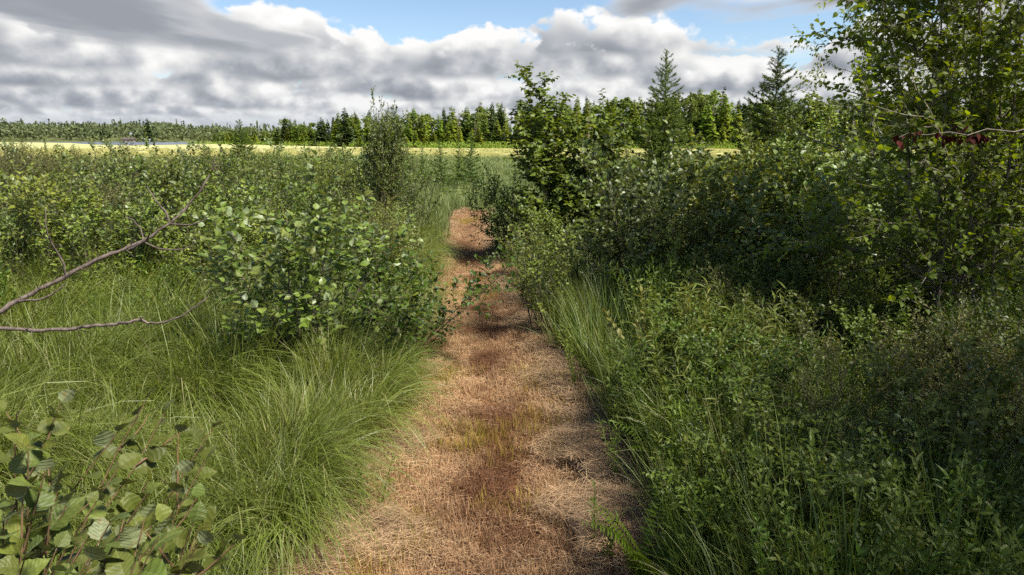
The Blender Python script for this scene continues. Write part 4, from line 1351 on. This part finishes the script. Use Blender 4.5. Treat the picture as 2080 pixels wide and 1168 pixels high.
def build_undergrowth():
    n = 2500
    Y = 1.6 + 11 * rng.random(n) ** 1.2
    x = rng.uniform(.2, 1, n) * (Y * .85 + 1.4)
    e = edge(x, Y)
    keep = (e < -.22) & (x > path_l(Y))
    x, Y = x[keep], Y[keep]
    # a few at the left edge of the shrubs
    xl_ = rng.uniform(-6.5, -1, 420); yl_ = rng.uniform(6.5, 13, 420)
    k2 = edge(xl_, yl_) < -.5
    x, Y = np.concatenate([x, xl_[k2]]), np.concatenate([Y, yl_[k2]])
    n = len(x)
    P = np.stack([x, Y, gz(x, Y)], 1)
    s = rng.uniform(.6, 1.1, n) * np.clip(1 + 1.1 * wob(x + 3, Y - 7, 2.1), .55, 1.4)
    rot = np.stack([rng.normal(0, .1, n), rng.normal(0, .1, n), rng.uniform(0, 6.28, n)], 1)
    scatter('undergrowth', 'dense green willowherb and fern undergrowth right of the path', 'undergrowth', P, HERBS, rot, np.repeat(s[:, None], 3, 1),
            np.array([[0, 5, 9, 2, 7, 1, 10, 6, 3, 8, 4][int(np.clip(5.5 + 11 * wob(q + 13, r_ + 5, 1.5) + rng.normal(0, 1.6), 0, 10))] for q, r_ in zip(x, Y)]),
            np.clip(rng.normal(.05, .2, n) + .8 * wob(x + 31, Y, 1.7), 0, .9))
build_undergrowth()
def flowering(seed, lb, nm, px, py, Y, H, fm, cat='plant', stems=2):
    s = herb(seed, stems=stems, H=H, top='flower', r=.03)
    x = X(px, Y, H); z = float(gz(x, Y))
    top = Z(py, Y) + .06
    r = thing(nm, lb, cat, (x, Y, z), 0., (1, 1, max(.5, (top - z) / H)))
    for mb in s.stems: link('stem', mb.mesh('stem', M['stalk'], True), r)
    f_ = MB(); p, a, n, zz = s.arr(); f_.stamp(LEAF_NARROW, p, a, n, zz)
    link('foliage', f_.mesh('foliage', M['herb']), r, kind='stuff')
    f_ = MB(); f_.stamp(LEAF_SMALL, *[np.array([q[j] for q in s.fl]) for j in range(4)])
    link('flower_head', f_.mesh('flower_head', fm), r, kind='stuff')
flowering(701, 'goldenrod in yellow bloom in the shaded undergrowth at lower right', 'goldenrod', 1552, 950, 3.6, .85, M['flower'])
flowering(702, 'goldenrod with a small yellow bloom just right of the brighter one', 'goldenrod', 1592, 944, 3.7, .85, M['flower'], stems=1)
flowering(703, 'pale yellow goldenrod before the dark thicket on the right', 'goldenrod', 1650, 690, 6.2, .95, leaf_mat('pale_flower', [(.28, .30, .05), (.34, .34, .06)]))
flowering(704, 'pale yellow goldenrod near the foot of the forked alder', 'goldenrod', 1755, 730, 5.6, 1.0, leaf_mat('pale_flower', [(.28, .30, .05), (.34, .34, .06)]), stems=3)
flowering(705, 'meadowsweet with rusty brown seed heads at lower right', 'meadowsweet', 1715, 935, 3.5, .9, M['brownflower'], stems=4)
flowering(706, 'meadowsweet with pale brown heads beside the right path edge', 'meadowsweet', 1400, 690, 5.6, .9, leaf_mat('tan_head', [(.25, .20, .10), (.30, .24, .13)]), stems=3)

# tussocks one can single out
TUS = [blades(420, .55, .95, .008, .20, .12, 1.25, (.45, -.25), 7, 800 + i, M['grass'], .3) for i in range(3)]
for k, (px, py, sc, lb) in enumerate([
        (690, 840, 1.0, 'large bright green sedge tussock leaning over the left edge of the path'),
        (600, 1010, .95, 'dark arching sedge tussock at the lower left of the path'),
        (640, 930, .85, 'sedge tussock between the large bright one and the dark arching one'),
        (1185, 690, .95, 'tall sedge tussock on the right path edge beside the slim sapling'),
        (1330, 860, .9, 'pale sedge tussock on the right path edge'),
        (1440, 1000, 1.0, 'large drooping sedge tussock at the lower right of the path'),
        (1530, 1130, 1.0, 'sedge tussock at the bottom right of the picture')]):
    p = gp(px, py); p[2] = float(gz(p[0], p[1]))
    r = thing('sedge_tussock', lb, 'grass', p, (0., .2, -.3, 3.0, 2.6, 3.3, .5)[k], sc, 'sedge tussocks along the path')
    link('blades', TUS[k % 3], r, kind='stuff')

# ------------------------------------------------------------------ things of their own among the undergrowth
FM = [fern_mesh(660), fern_mesh(661)]
for k, (px, py, Y, lb) in enumerate([(1650, 800, 4.4, 'arching green fern in the middle of the right undergrowth'), (1990, 860, 4.2, 'pale green fern near the foot of the nearer alder'),
                                     (1330, 1040, 3.1, 'small fern at the right edge of the path near the bottom'), (1310, 790, 5.2, 'low fern beside the right path edge, further along')]):
    x = X(px, Y, .4)
    r = thing('fern', lb, 'fern', (x, Y, float(gz(x, Y))), k * .7, 1.0)
    link('fronds', FM[k % 2], r)
for k, (px, py, H, lb) in enumerate([(1225, 1150, .42, 'small green herb growing out of the hay at the bottom right of the path'), (762, 1050, .40, 'lone broad herb at the left path edge near the bottom'),
                                     (1180, 800, .62, 'dark leafy herb clump leaning on the right path edge'), (1262, 1000, .5, 'leafy herb at the right path edge beside the grey hay')]):
    p = gp(px, py); p[2] = float(gz(p[0], p[1]))
    s_ = herb(670 + k, stems=5, H=H, leaf=.06, r=.05)
    r = thing('leafy_herb', lb, 'plant', p)
    for mb in s_.stems: link('stem', mb.mesh('stem', M['stalk'], True), r)
    f_ = MB(); f_.stamp(LEAF_NARROW, *s_.arr()); link('foliage', f_.mesh('foliage', M['herb']), r, kind='stuff')

# heaps of cut hay at the path edges
def heap(seed, n=3200, r=.36, h=.075):
    g_ = np.random.default_rng(seed)
    b_ = MB()
    a = g_.uniform(0, 6.28, n); rr = r * np.sqrt(g_.random(n)) * (1 + .25 * np.sin(3 * a + seed) + .12 * np.sin(5 * a)); z = h * np.clip(1 - (rr / r) ** 2, .03, 1) ** .8 * g_.uniform(.75, 1.05, n) + .004
    p = np.stack([rr * np.cos(a) * 1.25, rr * np.sin(a), z], 1)
    az = g_.normal(.6, .9, n)
    d = nrm(np.stack([np.cos(az), np.sin(az), g_.normal(-.05, .22, n)], 1))
    b_.stamp((np.array([(-.006, -.5, 0), (.006, -.5, 0), (-.006, 0, .08), (.006, 0, .08), (0, .5, 0)], float), np.array([(0, 1, 3), (0, 3, 2), (2, 3, 4)])), p, d, UP + g_.normal(0, .5, (n, 3)), g_.uniform(.07, .20, n))
    return b_.mesh('straw', M['heap'])
def core(r=.25, h=.035):
    u = np.linspace(0, 6.283, 17)[:-1]; V = [(0, 0, h)]
    for k, f in enumerate((.4, .75, 1.0)):
        V += [(r * 1.25 * f * math.cos(q), r * f * math.sin(q), h * (1 - f * f) - (.03 if k == 2 else 0)) for q in u]
    F_ = [(0, 1 + i, 1 + (i + 1) % 16) for i in range(16)]
    for k in range(2):
        for i in range(16):
            a_, b_ = 1 + k * 16 + i, 1 + k * 16 + (i + 1) % 16
            F_ += [(a_, a_ + 16, b_ + 16), (a_, b_ + 16, b_)]
    m_, t_, p_ = mat('packed_hay', .95, .1)
    t_.put(p_.inputs['Base Color'], t_.ramp(t_.noise(t_.n('ShaderNodeTexCoord').outputs['Object'], 40, 4), [(.3, (.10, .065, .038)), (.7, (.24, .17, .105))]))
    return mesh('core', V, F_, m_, smooth=True)
CORE = core(); HEAPS = [heap(901), heap(902), heap(903)]
for k, (px, py, sc, lb) in enumerate([(735, 1095, 1.05, 'rounded heap of cut hay at the lower left edge of the path'), (1130, 770, 1.15, 'heap of grey hay at the right path edge beside the slim sapling'),
                                      (1215, 935, 1.1, 'largest heap of grey hay on the right path edge'), (1265, 1085, 1.1, 'hay heap on the right path edge near the bottom'), (800, 915, .8, 'low hay heap at the left path edge below the bright tussock'),
                                      (1062, 660, .8, 'small hay heap at the foot of the slim sapling'), (1195, 850, .8, 'small hay heap between two larger ones on the right path edge')]):
    p = gp(px, py); p[2] = float(gz(p[0], p[1])) - .015
    r = thing('hay_heap', lb, 'hay', p, k * .9, sc, 'hay heaps along the path')
    link('core', CORE, r); link('straw', HEAPS[k % 3], r, kind='stuff')

# ------------------------------------------------------------------ one label for each look-alike, by row and place
ORD = ['leftmost', 'second', 'third', 'fourth', 'fifth', 'sixth', 'seventh', 'eighth', 'ninth', 'tenth', 'eleventh', 'twelfth', 'thirteenth', 'fourteenth', 'fifteenth', 'sixteenth', 'seventeenth', 'eighteenth', 'nineteenth', 'twentieth']
TENS = ['', '', 'twenty', 'thirty', 'forty', 'fifty', 'sixty', 'seventy', 'eighty', 'ninety']
def ordinal(i):
    if i < 20: return ORD[i]
    t_, u_ = divmod(i + 1, 10)
    return TENS[t_][:-1] + 'ieth' if u_ == 0 else TENS[t_] + '-' + ('first' if u_ == 1 else ORD[u_ - 1])
from collections import defaultdict
same = defaultdict(list)
for o in C.objects:
    if o.parent is None and 'group' in o.keys() and 'label' in o.keys():
        same[(o['group'], o['label'])].append(o)
ROWS = ['front', 'second', 'third', 'fourth', 'fifth', 'hindmost']
for (gr, lb), lst in same.items():
    if len(lst) < 2: continue
    thick = 'thicket' in gr
    rows = defaultdict(list)
    for o in lst:
        y = o.location.y
        if thick:
            ri = int(np.searchsorted([11, 13.5, 17, 22, 29], y))
        else:
            pxo = 1040 + o.location.x / depth(y) * FPX
            ri = int(np.searchsorted([5.5, 14, 25], y - edge_dist(pxo)))
        rows[ri].append(o)
    head, tail = lb.split(' in the ', 1) if ' in the ' in lb else lb.split(' at the ', 1)
    side = 'left thicket' if 'left' in tail and thick else 'right thicket' if thick else 'far treeline'
    for ri, ol in rows.items():
        ol.sort(key=lambda o: o.location.x / depth(o.location.y))
        for i, o in enumerate(ol):
            o['label'] = '%s, %s from left in the %s row of the %s' % (head, 'first' if i == 0 else ordinal(i), ROWS[ri], side)
